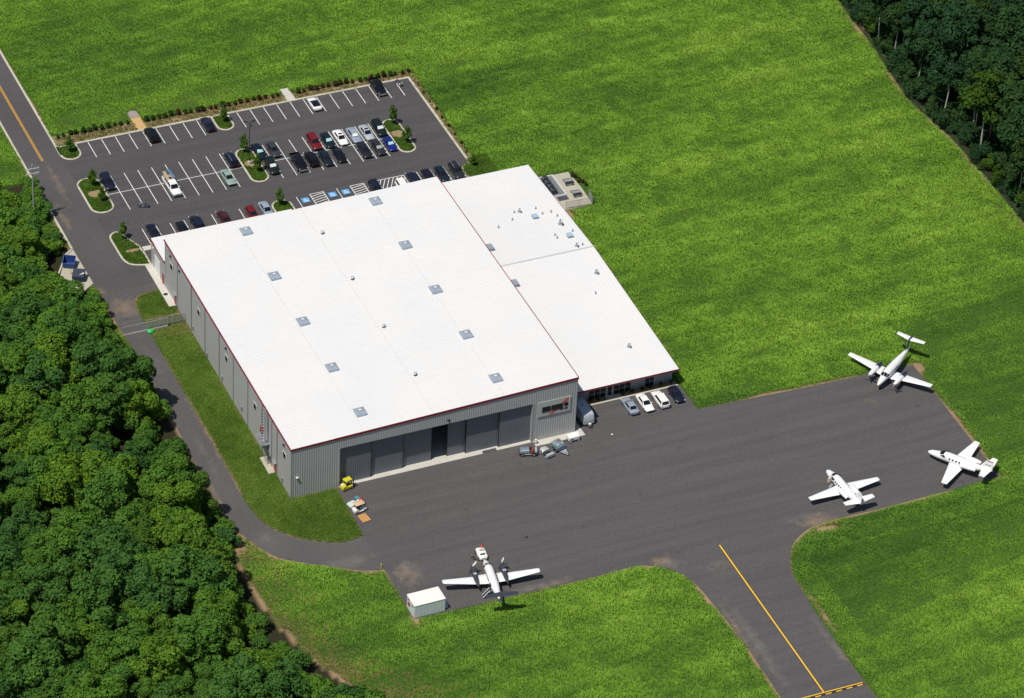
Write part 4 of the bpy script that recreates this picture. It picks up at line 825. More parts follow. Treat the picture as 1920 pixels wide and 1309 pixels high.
MB().bar((-.7,-2.5,.5),(0,-3.6,.5),.1).bar((.7,-2.5,.5),(0,-3.6,.5),.1).build('tongue', DKSTEEL, t); MB().tube([(0,-3.35,.05),(0,-3.35,.9)], .05, 8).build('jack', DKSTEEL, t); MB().box(-.22,-3.15,.56,.22,-2.85,.85).build('tongue_box', WHITEM, t)
YELP = mat('yellow_machine', (.62,.55,.02), .4, coat=.3, var=.08)
t = thing('forklift', 'yellow forklift beside the left hangar door', 'forklift', (10.0,-.9,.03), R(-78))
MB().loft([[(-.55,y,.35),(.55,y,.35),(.55,y,z),(.4,y,z+.12),(-.4,y,z+.12),(-.55,y,z)] for y, z in ((-1.25,.75),(-1.1,1.0),(-.5,1.05),(-.35,.75),(.75,.7),(.85,.6))]).build('chassis', YELP, t, 35)
MB().box(-.35,-.3,.76,.35,.15,.95).box(-.35,-.42,.9,.35,-.3,1.35).build('seat', BLACK, t); MB().box(-.5,-.75,2.02,.5,.65,2.1).build('roof_guard', YELP, t)
for sx in (-1,1): MB().bar((sx*.46,-.65,1.0),(sx*.46,-.6,2.05),.07).bar((sx*.46,.72,.7),(sx*.46,.5,2.05),.07).build('roof_post', YELP, t)
for sx in (-1,1): MB().box(sx*.3-.06,.9,.1,sx*.3+.06,1.05,2.1).build('mast_rail', BLACK, t); MB().box(sx*.25-.06,1.06,.08,sx*.25+.06,2.0,.13).build('fork', DKSTEEL, t)
MB().box(-.42,.98,.3,.42,1.05,.7).build('carriage', BLACK, t); MB().tube([(0,.3,.8),(0,.18,1.15)], [.03,.16], 8).build('steering_wheel', BLACK, t); MB().tube([(-.3,-1.0,1.15),(.3,-1.0,1.15)], .17, 10).build('gas_bottle', WHITEM, t)
for sx in (-1,1): wheel(t, sx*.5, .6, .32, .22, sx); wheel(t, sx*.48, -.85, .26, .2, sx)
TANC = mat('tan_canopy', (.62,.42,.25), .6)
t = thing('golf_cart', 'white golf cart with tan canopy beside the lawn', 'golf cart', (9.7,-7.3,.03), R(-80))
MB().loft([[(-.55,y,.28),(.55,y,.28),(.56,y,z),(.4,y,z+.08),(-.4,y,z+.08),(-.56,y,z)] for y, z in ((-1.2,.65),(-1.05,.85),(-.45,.85),(-.4,.4),(.45,.4),(.6,.75),(1.05,.68),(1.2,.5))]).build('body', WHITEM, t, 35)
MB().box(-.5,-.6,.86,.5,-.1,.98).box(-.5,-.72,.95,.5,-.6,1.4).build('seat', mat('seat_dark', (.05,.06,.055), .6), t); MB().loft([[(-.6*s,-1.0*s-.05,z),(.6*s,-1.0*s-.05,z),(.6*s,.75*s,z),(-.6*s,.75*s,z)] for s, z in ((.98,1.84),(1,1.9),(.85,1.96))]).build('canopy', TANC, t, 40)
for sx in (-1,1): MB().bar((sx*.5,.6,.7),(sx*.5,.5,1.86),.04).bar((sx*.5,-.75,.8),(sx*.5,-.85,1.86),.04).build('canopy_post', BLACK, t); wheel(t, sx*.5, .8, .24, .2, sx); wheel(t, sx*.5, -.75, .24, .2, sx)
MB().tube([(0,.45,.75),(0,.25,1.05)], [.03,.18], 8).build('steering_wheel', BLACK, t)
t = thing('flatbed_cart', 'pale flatbed cart loaded with red and blue goods beside the golf cart', 'cart', (9.7,-5.7,.03), R(-76))
MB().box(-.7,-1.55,.45,.7,1.3,.55).build('deck', GREYM, t); MB().loft([[(-.68,y,.551),(.68,y,.551),(.62,y,z),(-.62,y,z)] for y, z in ((-1.5,.7),(-1.3,.85),(-.2,.9),(-.05,.75))]).build('cover', mat('pale_cover', (.50,.56,.52), .6), t, 40)
MB().loft([[(-.6,y,.40),(.6,y,.40),(.58,y,z),(-.58,y,z)] for y, z in ((.3,.95),(.6,1.0),(1.15,.85),(1.35,.6))]).build('front_cowl', WHITEM, t, 40)
for sx in (-1,1): wheel(t, sx*.6, .85, .25, .2, sx); wheel(t, sx*.6, -1.0, .25, .2, sx)
for i, (x, y, c, lb) in enumerate(((.35,.55,(.45,.012,.02),'upper red canister on the flatbed cart'),(.30,1.0,(.40,.012,.03),'lower red canister on the flatbed cart'))):
    a = R(-76); px_, py_ = 9.7+x*math.cos(a)-y*math.sin(a), -5.7+x*math.sin(a)+y*math.cos(a)
    q = thing('red_canister', lb, 'canister', (px_,py_,1.0), a+.4*i); MB().tube([(0,0,0),(0,0,.42),(0,0,.5)], [.22,.22,.08], 10).build('can', mat('red_can', c, .4), q, 40); MB().tube([(0,0,.5),(0,.08,.62)], .04, 6).build('nozzle', BLACK, q)
q = thing('blue_crate', 'small teal blue crate at the back of the flatbed cart load', 'crate', (10.05,-5.1,.9), R(-76)); MB().box(-.25,-.3,0,.25,.3,.35).build('crate_body', mat('crate_teal', (.04,.24,.32), .6), q); MB().box(-.27,-.32,.351,.27,.32,.38).build('lid', mat('crate_teal2', (.05,.30,.38), .6), q)
WOOD = mat('pallet_wood', (.62,.32,.11), .8, var=.2, vs=4)
t = thing('wooden_pallet', 'orange-brown wooden pallet by the lawn edge', 'pallet', (9.75,-9.35,.04), R(8))
for k in range(7): MB().box(-.75,-1.0+k*.29,.12,.75,-1.0+k*.29+.22,.145).build('deck_board', WOOD, t)
for x in (-.7,0,.7): MB().box(x-.05,-1.0,.02,x+.05,.96,.118).build('bearer', WOOD, t)
# row of equipment by the right door
t = thing('tow_tractor', 'dark tow tractor with grey bonnet by the right hangar door', 'tow tractor', (42.8,-2.9,.03), R(72)); t.scale = (1.1,1.1,1.1); GB = mat('bonnet_grey', (.24,.30,.36), .35, .3)
MB().box(-.7,-1.4,.25,.7,1.4,.62).build('chassis', DKSTEEL, t); MB().loft([[(-.62,y,.62),(.62,y,.62),(.58,y,z),(.4,y,z+.14),(-.4,y,z+.14),(-.58,y,z)] for y, z in ((1.35,.8),(1.2,1.0),(-.1,1.05),(-.2,.8))]).build('bonnet', GB, t, 40)
MB().box(-.45,-.75,.63,.45,-.35,.85).box(-.45,-.9,.8,.45,-.75,1.25).build('seat', mat('seat_red', (.22,.05,.05), .6), t); MB().box(.63,-.9,.4,.72,.8,.5).box(-.72,-.9,.4,-.63,.8,.5).build('step', WHITEM, t); MB().box(-.55,-1.38,.63,.55,-1.0,.9).build('rear_box', GREYM, t)
for sx in (-1,1): wheel(t, sx*.66, .95, .34, .24, sx); wheel(t, sx*.66, -.85, .38, .26, sx)
MB().tube([(0,-.2,1.0),(0,-.35,1.3)], [.03,.17], 8).build('steering_wheel', BLACK, t); MB().bar((-.4,1.4,.35),(.0,2.1,.25),.07).build('tow_bar', mat('tow_bar_rust', (.25,.09,.05), .7), t)
t = thing('grey_cart', 'pale grey open ground cart with rounded cowl by the right door', 'cart', (45.75,-4.1,.03), R(14)); GC = mat('cart_grey', (.44,.49,.47), .45, .1)
MB().loft([[(-hw,y,.3),(hw,y,.3),(hw,y,z),(hw*.7,y,z+.15),(-hw*.7,y,z+.15),(-hw,y,z)] for y, hw, z in ((1.35,.4,.6),(1.1,.62,.8),(.3,.72,.85),(.1,.72,.7))]).build('cowl', GC, t, 40); MB().box(-.7,-1.2,.3,.7,.1,.45).build('deck', BLACK, t)
MB().box(-.75,-1.35,.3,.75,-.75,.8).build('rear_box', GREYM, t); MB().box(-.4,-.6,.46,.1,-.2,.8).build('seat', BLACK, t)
for sx in (-1,1): wheel(t, sx*.66, .75, .26, .18, sx, WHITEM); wheel(t, sx*.66, -.7, .26, .18, sx, WHITEM)
t = thing('ground_power_cart', 'blue-grey tow cart with pointed drawbar among the equipment by the door', 'cart', (48.4,-3.6,.03), R(16)); t.scale = (1.05,1.05,1.05)
MB().loft([[(-hw,y,.45),(hw,y,.45),(hw,y,z),(hw*.75,y,z+.16),(-hw*.75,y,z+.16),(-hw,y,z)] for y, hw, z in ((1.3,.75,1.0),(1.1,.85,1.2),(-.3,.85,1.15),(-.6,.8,.8))]).build('housing', mat('housing_blue_grey', (.22,.30,.33), .4, .3), t, 40); MB().tube([(.2,.65,1.35),(.2,.65,1.44)], [.3,.24], 10).build('exhaust_cover', mat('rust_red', (.24,.10,.09), .7), t)
MB().box(-.7,-.95,.45,.7,-.61,.75).build('control_box', mat('control_blue', (.04,.06,.12), .5), t); MB().bar((-.65,-.9,.4),(0,-2.2,.35),.12).bar((.65,-.9,.4),(0,-2.2,.35),.12).build('drawbar', GREYM, t); MB().add([(-.5,-.97,.46),(.5,-.97,.46),(0,-1.9,.46)], [(0,1,2)]).build('drawbar_plate', GREYM, t)
for sx in (-1,1):
    wheel(t, sx*.9, .5, .3, .18, sx); wheel(t, sx*.9, -.3, .3, .18, sx)
    MB().tube([(sx*.45,-.2,1.3),(sx*.45,-.2,1.42)], .1, 8).build('filler_cap', WHITEM, t)
t = thing('white_start_cart', 'white boxy start cart on the pavement at the hangar corner', 'cart', (51.7,-2.1,.03), R(4))
MB().box(-1.05,-.55,.42,1.0,.5,1.05).build('housing', WHITEM, t); MB().add([(-1.1,-.3,1.05),(1.05,-.3,1.05),(1.05,.55,1.05),(-1.1,.55,1.05),(-1.1,-.3,1.12),(1.05,-.3,1.12),(1.05,.55,1.3),(-1.1,.55,1.3)], [(3,2,1,0),(4,5,6,7),(0,1,5,4),(1,2,6,5),(2,3,7,6),(3,0,4,7)]).build('lid', WHITEM, t); MB().box(-.75,-.565,.6,-.25,-.551,.85).build('panel', mat('panel_green', (.05,.12,.10), .5), t); MB().bar((-1.05,0,.4),(-1.9,.1,.3),.07).build('handle', DKSTEEL, t)
for sx in (-1,1):
    for sy in (-1,1):
        wv = MB().tube([(sx*.75-.0,sy*.55-.09,.27),(sx*.75,sy*.55+.09,.27)], .27, 12).build('wheel', TYRE, t); MB().tube([(sx*.75,sy*.55+sy*.085,.27),(sx*.75,sy*.55+sy*.105,.27)], .15, 8).build('rim', WHITEM, wv)
t = thing('fire_extinguisher', 'wheeled fire extinguisher standing at the right door jamb', 'extinguisher', (45.2,-.8,.09)); MB().tube([(0,0,.15),(0,0,.95),(0,0,1.08)], [.2,.2,.06], 10).build('cylinder', WHITEM, t, 40); MB().tube([(0,0,1.08),(.12,0,1.2)], .05, 6).build('valve', BLACK, t)
for sx in (-1,1): wheel(t, sx*.26, .1, .18, .07, sx)
# white tow tug at the bottom aircraft
t = thing('aircraft_tug', 'white aircraft tug at the nose of the bottom aircraft', 'tug', (24.55,-25.45,.03), R(176))
MB().loft([[(-hw,y,.3),(hw,y,.3),(hw,y,z),(hw*.75,y,z+.12),(-hw*.75,y,z+.12),(-hw,y,z)] for y, hw, z in ((-1.25,.55,.75),(-1.05,.72,.95),(-.2,.76,.95),(.1,.76,.8),(1.0,.74,.78),(1.3,.55,.6))]).build('body', WHITEM, t, 35)
MB().box(-.42,.35,.92,.42,.75,.95).build('grille', BLACK, t); MB().box(-.5,-.55,1.08,.3,-.15,1.3).build('seat', mat('seat_pale', (.5,.45,.36), .6), t)
for sx in (-1,1): wheel(t, sx*.74, .8, .27, .22, sx); wheel(t, sx*.74, -.75, .3, .24, sx)
t2 = thing('red_gas_bottle', 'bright red bottle on the back corner of the aircraft tug', 'bottle', (25.05,-24.35,.95)); MB().tube([(0,0,0),(0,0,.45),(0,0,.58)], [.26,.26,.1], 10).build('bottle', mat('red_can', (.45,.012,.02), .4), t2, 40); MB().tube([(0,0,.58),(0,0,.68)], .06, 6).build('valve', BLACK, t2)
t2 = thing('wheel_chock_pair', 'black wheel chocks left of the aircraft tug', 'chocks', (23.1,-25.2,.03)); MB().loft([[(-.35,-.15,0),(-.35,.15,0),(-.35,0,.22)],[(.35,-.15,0),(.35,.15,0),(.35,0,.22)]]).build('chock', TYRE, t2); MB().loft([[(-.2,-.75,0),(-.2,-.45,0),(-.2,-.6,.22)],[(.4,-.75,0),(.4,-.45,0),(.4,-.6,.22)]]).build('chock', TYRE, t2)
# white box body at the apron corner
t = thing('box_container', 'white box container at the bottom corner of the apron', 'container', (10.75,-34.6,.03), R(.6)); BX = mat('box_white', (.66,.70,.72), .5, var=.06)
MB().box(-2.75,-1.6,.05,2.75,1.6,2.55).build('box_walls', BX, t); MB().box(-2.8,-1.65,2.552,2.8,1.65,2.66).build('roof', mat('box_roof', (.78,.77,.73), .5, var=.06), t)
for x in np.arange(-2.5,2.6,.5): MB().box(x-.02,-1.63,.1,x+.02,-1.602,2.5).build('wall_rib', BX, t)
MB().tube([(-2.76,.55,1.5),(-2.95,.55,1.5)], .33, 12).build('hose_reel', REDDOOR, t); MB().box(2.76,-1.2,.1,3.5,.4,1.1).build('unit', mat('unit_teal', (.34,.44,.46), .5), t); MB().box(2.76,-.4,1.5,3.0,.5,2.2).build('fan_box', BLACK, t)
for y in (-.9,1.0): MB().box(-2.83,y-.12,1.9,-2.752,y+.12,2.2).build('vent', DKSTEEL, t)
wheel(t, 3.42, -.95, .25, .16, 1)
# ------------------------------------------------------------------ aircraft (nose along +y, origin on the ground under the wing)
ACW = mat('aircraft_white', (.80,.80,.79), .25, var=.03, coat=.5); ACD = mat('aircraft_slate', (.055,.06,.072), .3, .2, var=.1, coat=.5); ACN = mat('aircraft_navy', (.02,.025,.10), .3, var=.1, coat=.5); ACR = mat('aircraft_red', (.28,.03,.05), .4); PROP = mat('propeller_grey', (.06,.06,.065), .5); TIPW = mat('propeller_tip', (.7,.7,.68), .5)
def fuselage(st, n=16):
    return MB().loft([[(w*math.cos(a), y, zc+h*math.sin(a)) for a in np.linspace(0, 2*math.pi, n+1)[:-1]] for y, w, h, zc in st])
def surf(sec, mirror=1):
    # sec: list of (x, yLE, chord, z, thickness); aerofoil sections lofted outwards
    rings = []
    for x, le, c, z, th in sec:
        rings.append([(mirror*x, le, z), (mirror*x, le-c*.12, z+th*.75), (mirror*x, le-c*.38, z+th), (mirror*x, le-c*.75, z+th*.5), (mirror*x, le-c, z), (mirror*x, le-c*.6, z-th*.35), (mirror*x, le-c*.15, z-th*.45)])
    return MB().loft(rings)
def vsurf(sec, t=.09):
    return MB().loft([[(0,le,z),(t*k,le-c*.25,z),(t*k,le-c*.6,z),(0,le-c,z),(-t*k,le-c*.6,z),(-t*k,le-c*.25,z)] for z, le, c, k in sec])
def gear(t, x, y, z, r, twin=False):
    g = MB().bar((x,y+.1,z),(x,y,r),.12).build('landing_gear', STEEL, t)
    for dx in ((-.14,.14) if twin else (0,)): MB().tube([(x+dx-.08,y,r),(x+dx+.08,y,r)], r, 12).build('tyre', TYRE, g)
def turboprop(loc, rz, label, dark, stair):
    t = thing('turboprop_aircraft', label, 'aircraft', (loc[0],loc[1],.03), rz, 'twin turboprops')
    F = [(4.6,.04,.04,1.5),(4.4,.2,.2,1.52),(4.0,.37,.36,1.58),(3.3,.53,.52,1.68),(2.6,.64,.62,1.78),(2.0,.76,.80,1.93),(1.4,.81,.86,1.98),(0,.82,.87,1.98),(-2,.81,.86,1.98),(-3.2,.73,.78,2.02),(-4.6,.52,.58,2.14),(-6.2,.32,.36,2.30),(-7.3,.17,.2,2.42),(-7.7,.05,.06,2.46)]
    f = fuselage(F).build('fuselage', ACW, t, 40)
    for s in (1,-1):
        w_ = surf([(.55,1.35,2.5,1.2,.17),(2.5,1.15,2.25,1.34,.16),(2.9,.85,1.95,1.40,.15),(8.1,.35,1.02,1.98,.07),(8.3,.22,.75,2.0,.03)], s).build('wing', ACW, t, 35)
        nc = MB().loft([[(s*2.5+rx*math.cos(a), y, zc+rz_*math.sin(a)) for a in np.linspace(0,6.283,13)[:-1]] for y, rx, rz_, zc in ((3.0,.16,.16,1.66),(2.85,.34,.36,1.64),(2.2,.42,.46,1.62),(1.0,.46,.50,1.60),(-.3,.42,.44,1.56),(-1.3,.26,.25,1.5),(-1.95,.05,.06,1.45))]).build('engine_nacelle', ACD if dark else ACW, t, 40)
        if dark: MB().box(s*2.5-.3,.55,2.06,s*2.5+.3,1.05,2.12).build('nacelle_flash', mat('aircraft_pale_grey', (.35,.37,.40), .4), nc)
        else:
            MB().loft([[(s*2.5+rx*math.cos(a), y, zc+rz_*math.sin(a)) for a in np.linspace(0,6.283,13)[:-1]] for y, rx, rz_, zc in ((.1,.46,.50,1.60),(-.5,.45,.47,1.57),(-1.3,.34,.33,1.53),(-2.0,.08,.09,1.47))]).build('nacelle_tail', ACN, nc, 40)
        for q in (-1,1): MB().bar((s*2.5+q*.42,2.35,1.55),(s*2.5+q*.62,2.0,1.6),.16).build('exhaust_stub', DKSTEEL, nc)
        pr = MB().tube([(s*2.5,3.42,1.66),(s*2.5,3.25,1.66),(s*2.5,3.0,1.66)], [.02,.14,.18], 10).build('spinner', PROP if dark else RIM, t, 50)
        for k in range(4):
            a = R(62+90*k+8*s); d = Vector((math.cos(a),0,math.sin(a))); c = Vector((s*2.5,3.12,1.66)); pp = Vector((-d.z*.5,.8,d.x*.5)).normalized()
            mb = MB(); pts = [(.15,.08),(.6,.15),(1.0,.14),(1.25,.07)]; vs = []
            for r, wd in pts: vs += [c+d*r-pp*wd, c+d*r+pp*wd]
            mb.add(vs, [(2*i,2*i+2,2*i+3,2*i+1) for i in range(3)]); mb.build('propeller_blade', TIPW if k == 0 else PROP, pr)
        surf([(.02,-6.95,1.25,4.32,.09),(2.75,-7.45,.78,4.36,.045)], s).build('tailplane', ACD if dark else ACW, t, 35)
        for i in range(6): MB().box(s*.80-.03,1.0-i*.52,2.14,s*.80+.035,1.26-i*.52,2.42).build('cabin_window', GLASS, f)
        MB().add([(s*.05,2.66,2.50),(s*.46,2.64,2.38),(s*.54,2.02,2.68),(s*.05,2.0,2.84)], [(0,1,2,3)]).build('windscreen', GLASS, f); MB().add([(s*.56,2.6,2.30),(s*.78,2.1,2.26),(s*.84,1.6,2.32),(s*.64,1.9,2.68)], [(0,1,2,3)]).build('side_screen', GLASS, f)
    vsurf([(2.45,-4.9,2.5,.9),(2.75,-5.7,1.9,1),(4.3,-6.95,1.35,.9)]).build('fin', ACD if dark else ACW, t, 35)
    if not dark:
        vsurf([(3.0,-5.95,1.2,1.12),(4.28,-6.93,1.05,1.05)], .10).build('fin_stripe', ACN, t, 35); MB().box(-.16,-8.2,4.42,.16,-6.9,4.46).build('tail_bullet', ACN, t)
    else: MB().loft([[(.1*s_*math.cos(a),y,4.34+.1*s_*math.sin(a)) for a in np.linspace(0,6.283,9)[:-1]] for y, s_ in ((-6.7,.3),(-7.0,1.1),(-8.1,.9),(-8.4,.2))]).build('tail_bullet', ACD, t, 40)
    gear(t, 0, 3.6, 1.4, .26); gear(t, 2.5, -.1, 1.3, .3, True); gear(t, -2.5, -.1, 1.3, .3, True)
    if stair:
        MB().box(-.80,-3.05,1.45,-.66,-2.35,2.45).build('door_opening', BLACK, f); sb = MB().bar((-.8,-2.7,1.35),(-2.05,-3.05,.25),.6,.06).build('airstair', DKSTEEL, t); MB().bar((-.8,-2.38,1.38),(-2.05,-2.73,.28),.10,.16).build('stair_rail', ACW, sb); MB().bar((-.8,-3.02,1.38),(-2.05,-3.37,.28),.10,.16).build('stair_rail', ACW, sb)
        for k in range(4):
            q = Vector((-.8,-2.7,1.42)).lerp(Vector((-2.05,-3.05,.32)), .15+.24*k); MB().box(q.x-.1,q.y-.28,q.z,q.x+.1,q.y+.28,q.z+.05).build('step', DKSTEEL, sb)
        MB().bar((-.8,-2.35,1.9),(-2.05,-2.72,.75),.03).bar((-.8,-3.05,1.9),(-2.05,-3.4,.75),.03).build('handrail', BLACK, sb)
    return t
turboprop((23.15,-32.65), R(-9.6), 'white twin turboprop with dark engines at the bottom of the apron', True, True)
turboprop((111.95,-5.45), R(125.2), 'white twin turboprop with navy tail stripe at the top right of the apron', False, False)
def bizjet(loc, rz, label, ys, door, red):
    t = thing('business_jet', label, 'aircraft', (loc[0],loc[1],.03), rz, 'business jets'); Y = lambda v: v*ys
    F = [(5.85,.10,.08,1.28),(5.72,.28,.22,1.29),(5.2,.52,.42,1.34),(4.2,.70,.58,1.42),(3.5,.78,.68,1.48),(2.9,.83,.84,1.58),(2.2,.85,.90,1.62),(0,.85,.90,1.62),(-1.8,.83,.88,1.64),(-3.2,.66,.68,1.76),(-4.8,.32,.36,1.95),(-5.9,.12,.14,2.08),(-6.1,.04,.05,2.1)]
    f = fuselage([(Y(a),b,c,d) for a, b, c, d in F]).build('fuselage', ACW, t, 40)
    for s in (1,-1):
        surf([(.55,Y(1.5),2.75*ys,1.08,.17),(1.6,Y(1.25),2.4*ys,1.12,.16),(6.75,Y(.15),1.05*ys,1.48,.06),(6.9,Y(0.05),.75*ys,1.5,.03)], s).build('wing', ACW, t, 35)
        nc = MB().loft([[(s*1.2+r*math.cos(a), Y(y), 2.02+r*math.sin(a)) for a in np.linspace(0,6.283,15)[:-1]] for y, r in ((-.75,.33),(-.85,.39),(-1.6,.45),(-2.6,.42),(-3.5,.30),(-3.7,.27))]).build('engine_nacelle', ACW, t, 40)
        MB().tube([(s*1.2,Y(-.74),2.02),(s*1.2,Y(-.72),2.02)], .3, 12).build('intake', BLACK, nc); MB().tube([(s*1.2,Y(-3.70),2.02),(s*1.2,Y(-3.73),2.02)], .24, 12).build('jet_pipe', DKSTEEL, nc); MB().box(min(s*.6,s*.9),Y(-3.0),1.95,max(s*.6,s*.9),Y(-1.5),2.07).build('pylon', ACW, nc)
        surf([(.05,Y(-4.4),1.75*ys,2.25,.09),(2.9,Y(-5.0),1.0*ys,2.62,.04)], s).build('tailplane', ACW, t, 35)
        for i in range(4): MB().tube([(s*.76,Y(1.45-i*.62),1.96),(s*.845,Y(1.45-i*.62),1.99)], [.17,.15], 10).build('cabin_window', GLASS, f)
        MB().add([(s*.03,Y(3.55),2.27),(s*.56,Y(3.45),2.09),(s*.62,Y(2.78),2.40),(s*.03,Y(2.68),2.58)], [(0,1,2,3)]).build('windscreen', GLASS, f); MB().add([(s*.70,Y(3.35),1.95),(s*.87,Y(2.75),1.95),(s*.90,Y(2.2),2.02),(s*.74,Y(2.6),2.36)], [(0,1,2,3)]).build('side_screen', GLASS, f)
    vsurf([(2.0,Y(-3.3),3.0*ys,.8),(2.5,Y(-4.0),2.3*ys,1),(4.25,Y(-5.15),1.25*ys,.8)], .08).build('fin', ACW, t, 35)
    if red:
        vsurf([(4.0,Y(-5.0),1.36*ys,1.1),(4.12,Y(-5.08),1.3*ys,1.1)], .10).build('fin_stripe', ACR, t, 35)
        for i in range(6):
            for s in (-1,1): MB().box(s*.098-.008,Y(-4.95-.17*i)-.12,3.05,s*.098+.008,Y(-4.95-.17*i),3.25 if i % 3 else 3.2).build('registration_mark', mat('aircraft_grey_mark', (.15,.13,.16), .5), f)
    gear(t, 0, Y(3.9), 1.2, .22); gear(t, 1.9, Y(-.4), 1.05, .28); gear(t, -1.9, Y(-.4), 1.05, .28)
    if door:
        MB().box(-.82,Y(2.0)-.05,1.25,-.70,Y(2.0)+.62,2.2).build('door_opening', BLACK, f); d = MB().box(-1.55,Y(2.0)+.68,1.15,-.78,Y(2.0)+.78,2.15).build('cabin_door', ACW, t); MB().box(-1.5,Y(2.0)+.62,1.25,-.9,Y(2.0)+.675,2.05).build('door_lining', mat('door_lining_beige', (.62,.55,.42), .7), d)
        st_ = MB().bar((-.78,Y(2.0)+.25,1.0),(-1.45,Y(2.0)+.2,.35),.5,.06).build('step', STEEL, t)
    return t
bizjet((89.3,-31.75), R(3.6), 'white business jet with open cabin door near the taxiway', .93, True, False)
bizjet((111.5,-32.4), R(36.6), 'white business jet with red-tipped fin in the bottom right corner of the apron', 1.0, False, True)
# ------------------------------------------------------------------ poles, bins, small things
t = thing('lamp_post', 'tall black lamp post on the central parking island', 'lamp post', (27.95,96.4,.12)); MB().tube([(0,0,0),(0,0,.5)], .32, 12).build('base', CONC2, t); MB().tube([(0,0,.5),(0,0,9.3)], [.10,.06], 8).build('pole', BLACK, t)
for a in (20,140,260): lh = MB().bar((0,0,9.2),(.75*math.cos(R(a)),.75*math.sin(R(a)),9.3),.07).build('lamp_arm', BLACK, t); c, s_ = math.cos(R(a)), math.sin(R(a)); MB().box(-.3,-.2,-.06,.3,.2,.06, Matrix.Translation((c*.95,s_*.95,9.3)) @ Matrix.Rotation(R(a),4,'Z')).build('lamp_head', BLACK, lh)
t = thing('utility_pole', 'grey utility pole with two crossarms left of the road', 'utility pole', (-16.1,92.1,0)); PW = mat('pole_wood', (.30,.31,.29), .85, var=.2); MB().tube([(0,0,0),(0,0,12.7)], [.18,.11], 8).build('pole', PW, t)
for z in (11.95,10.9):
    a = MB().box(-1.3,-.16,z-.07,1.3,-.05,z+.07).build('crossarm', mat('crossarm', (.55,.54,.50), .8), t)
    for x in (-1.15,-.5,.5,1.15): MB().tube([(x,-.1,z+.07),(x,-.1,z+.3)], [.05,.07], 6).build('insulator', HEADL, a)
MB().tube([(0,0,12.65),(0,0,12.95)], [.05,.08], 6).build('top_insulator', HEADL, t); MB().tube([(.5,-.3,10.2),(.5,-.3,10.75)], .14, 8).build('transformer', STEEL, t)
BLU = mat('dumpster_blue', (.02,.055,.20), .5, var=.2); BLD = mat('dumpster_navy', (.012,.018,.075), .5, var=.25); LIDB = mat('dumpster_lid', (.03,.04,.06), .55)
for x, y, m_, open_, lb in ((-14.35,76.6,BLU,True,'bright blue open dumpster, upper of the two beside the wood'),(-14.0,72.1,BLD,False,'dark navy dumpster with lid, lower of the two beside the wood')):
    t = thing('dumpster', lb, 'dumpster', (x,y,.06), R(-28), 'dumpsters')
    q = [(-1.0,-.9,.12),(1.0,-.9,.12),(1.0,.9,.12),(-1.0,.9,.12)]; q2 = [(-1.1,-1.05,1.2),(1.1,-1.05,1.2),(1.1,.95,1.65),(-1.1,.95,1.65)]
    if open_:
        MB().loft([q, q2], cap=False).build('bin', m_, t); MB().box(-1.0,-.9,.12,1.0,.9,.16).build('bin_floor', m_, t); MB().bar((-1.1,-1.05,1.22),(1.1,-1.05,1.22),.09).bar((-1.1,.95,1.67),(1.1,.95,1.67),.09).bar((-1.1,-1.05,1.22),(-1.1,.95,1.67),.09).bar((1.1,-1.05,1.22),(1.1,.95,1.67),.09).build('rim', mat('dumpster_rim', (.05,.12,.32), .5), t)
    else:
        MB().loft([q, q2]).build('bin', m_, t); MB().add([(-1.12,-1.08,1.24),(-.02,-1.08,1.24),(-.02,.98,1.70),(-1.12,.98,1.70)], [(0,1,2,3)]).add([(.02,-1.08,1.24),(1.12,-1.08,1.24),(1.12,.98,1.70),(.02,.98,1.70)], [(0,1,2,3)]).build('lid', LIDB, t); MB().add([(.1,-.6,1.38),(.95,-.2,1.48),(.95,.15,1.56)], [(0,1,2)]).build('lid_sticker', WHITEM, t)
    for sx in (-1,1): MB().box(sx*1.08-.08,-.5,.75,sx*1.08+.08,.5,.95).build('fork_pocket', m_, t)
    for k in (-.5,0,.5): MB().bar((k,-.93,.15),(k,-1.07,1.2),.06).build('stiffener', m_, t)
for x, y, lb in ((-14.9,74.2,'yellow bollard between the two dumpsters'),(-15.0,70.2,'yellow bollard in front of the lower dumpster')):
    t = thing('bollard', lb, 'bollard', (x,y,.05)); MB().tube([(0,0,0),(0,0,1.0),(0,0,1.08)], [.1,.1,.05], 8).build('post', YELP, t); MB().tube([(0,0,0),(0,0,.06)], .2, 8).build('footing', CONC3, t)
o = MB().add([(-.2,-.1,0),(.15,-.15,.02),(.22,.12,0),(-.12,.14,.06)], [(0,1,2,3)]).build('paper_scrap', WHITEM, None, None, (58.75,-2.95,.05)); tag(o, 'scrap of white paper on the apron below the parked cars', 'litter')
o = MB().loft([[(.3*math.cos(a)*s,.2*math.sin(a)*s,z) for a in np.linspace(0,6.28,9)[:-1]] for s, z in ((1,0),(.8,.1),(.3,.16))]).build('dark_mat', BLACK, None, None, (33.6,-23.5,.032)); tag(o, 'small dark lump lying in the middle of the apron', 'debris')
for x, y, z, lb, cat in ((7.7,-22.4,0,'small yellow marker post at the corner where the drive meets the apron','marker'),(7.9,117.6,0,'orange marker post in the shrub row','marker')):
    t = thing('marker_post', lb, cat, (x,y,z)); MB().tube([(0,0,0),(0,0,.9)], .09, 6).build('post', YELP if x < 7.8 else mat('marker_orange', (.7,.35,.03), .6), t); MB().tube([(0,0,.9),(0,0,1.0)], [.12,.03], 6).build('cap', YELP, t)
t = thing('floor_mat', 'dark rumpled mat lying at the foot of the right hangar doors', 'mat', (36.8,.15,.075)); MB().loft([[(x,-.3,z),(x,-.3,z+.04),(x,.3,z+.05),(x,.3,z)] for x, z in ((-1.3,0),(-.7,.06),(0,.0),(.6,.08),(1.3,0))]).build('mat_sheet', mat('mat_grey', (.07,.07,.075), .9), t)
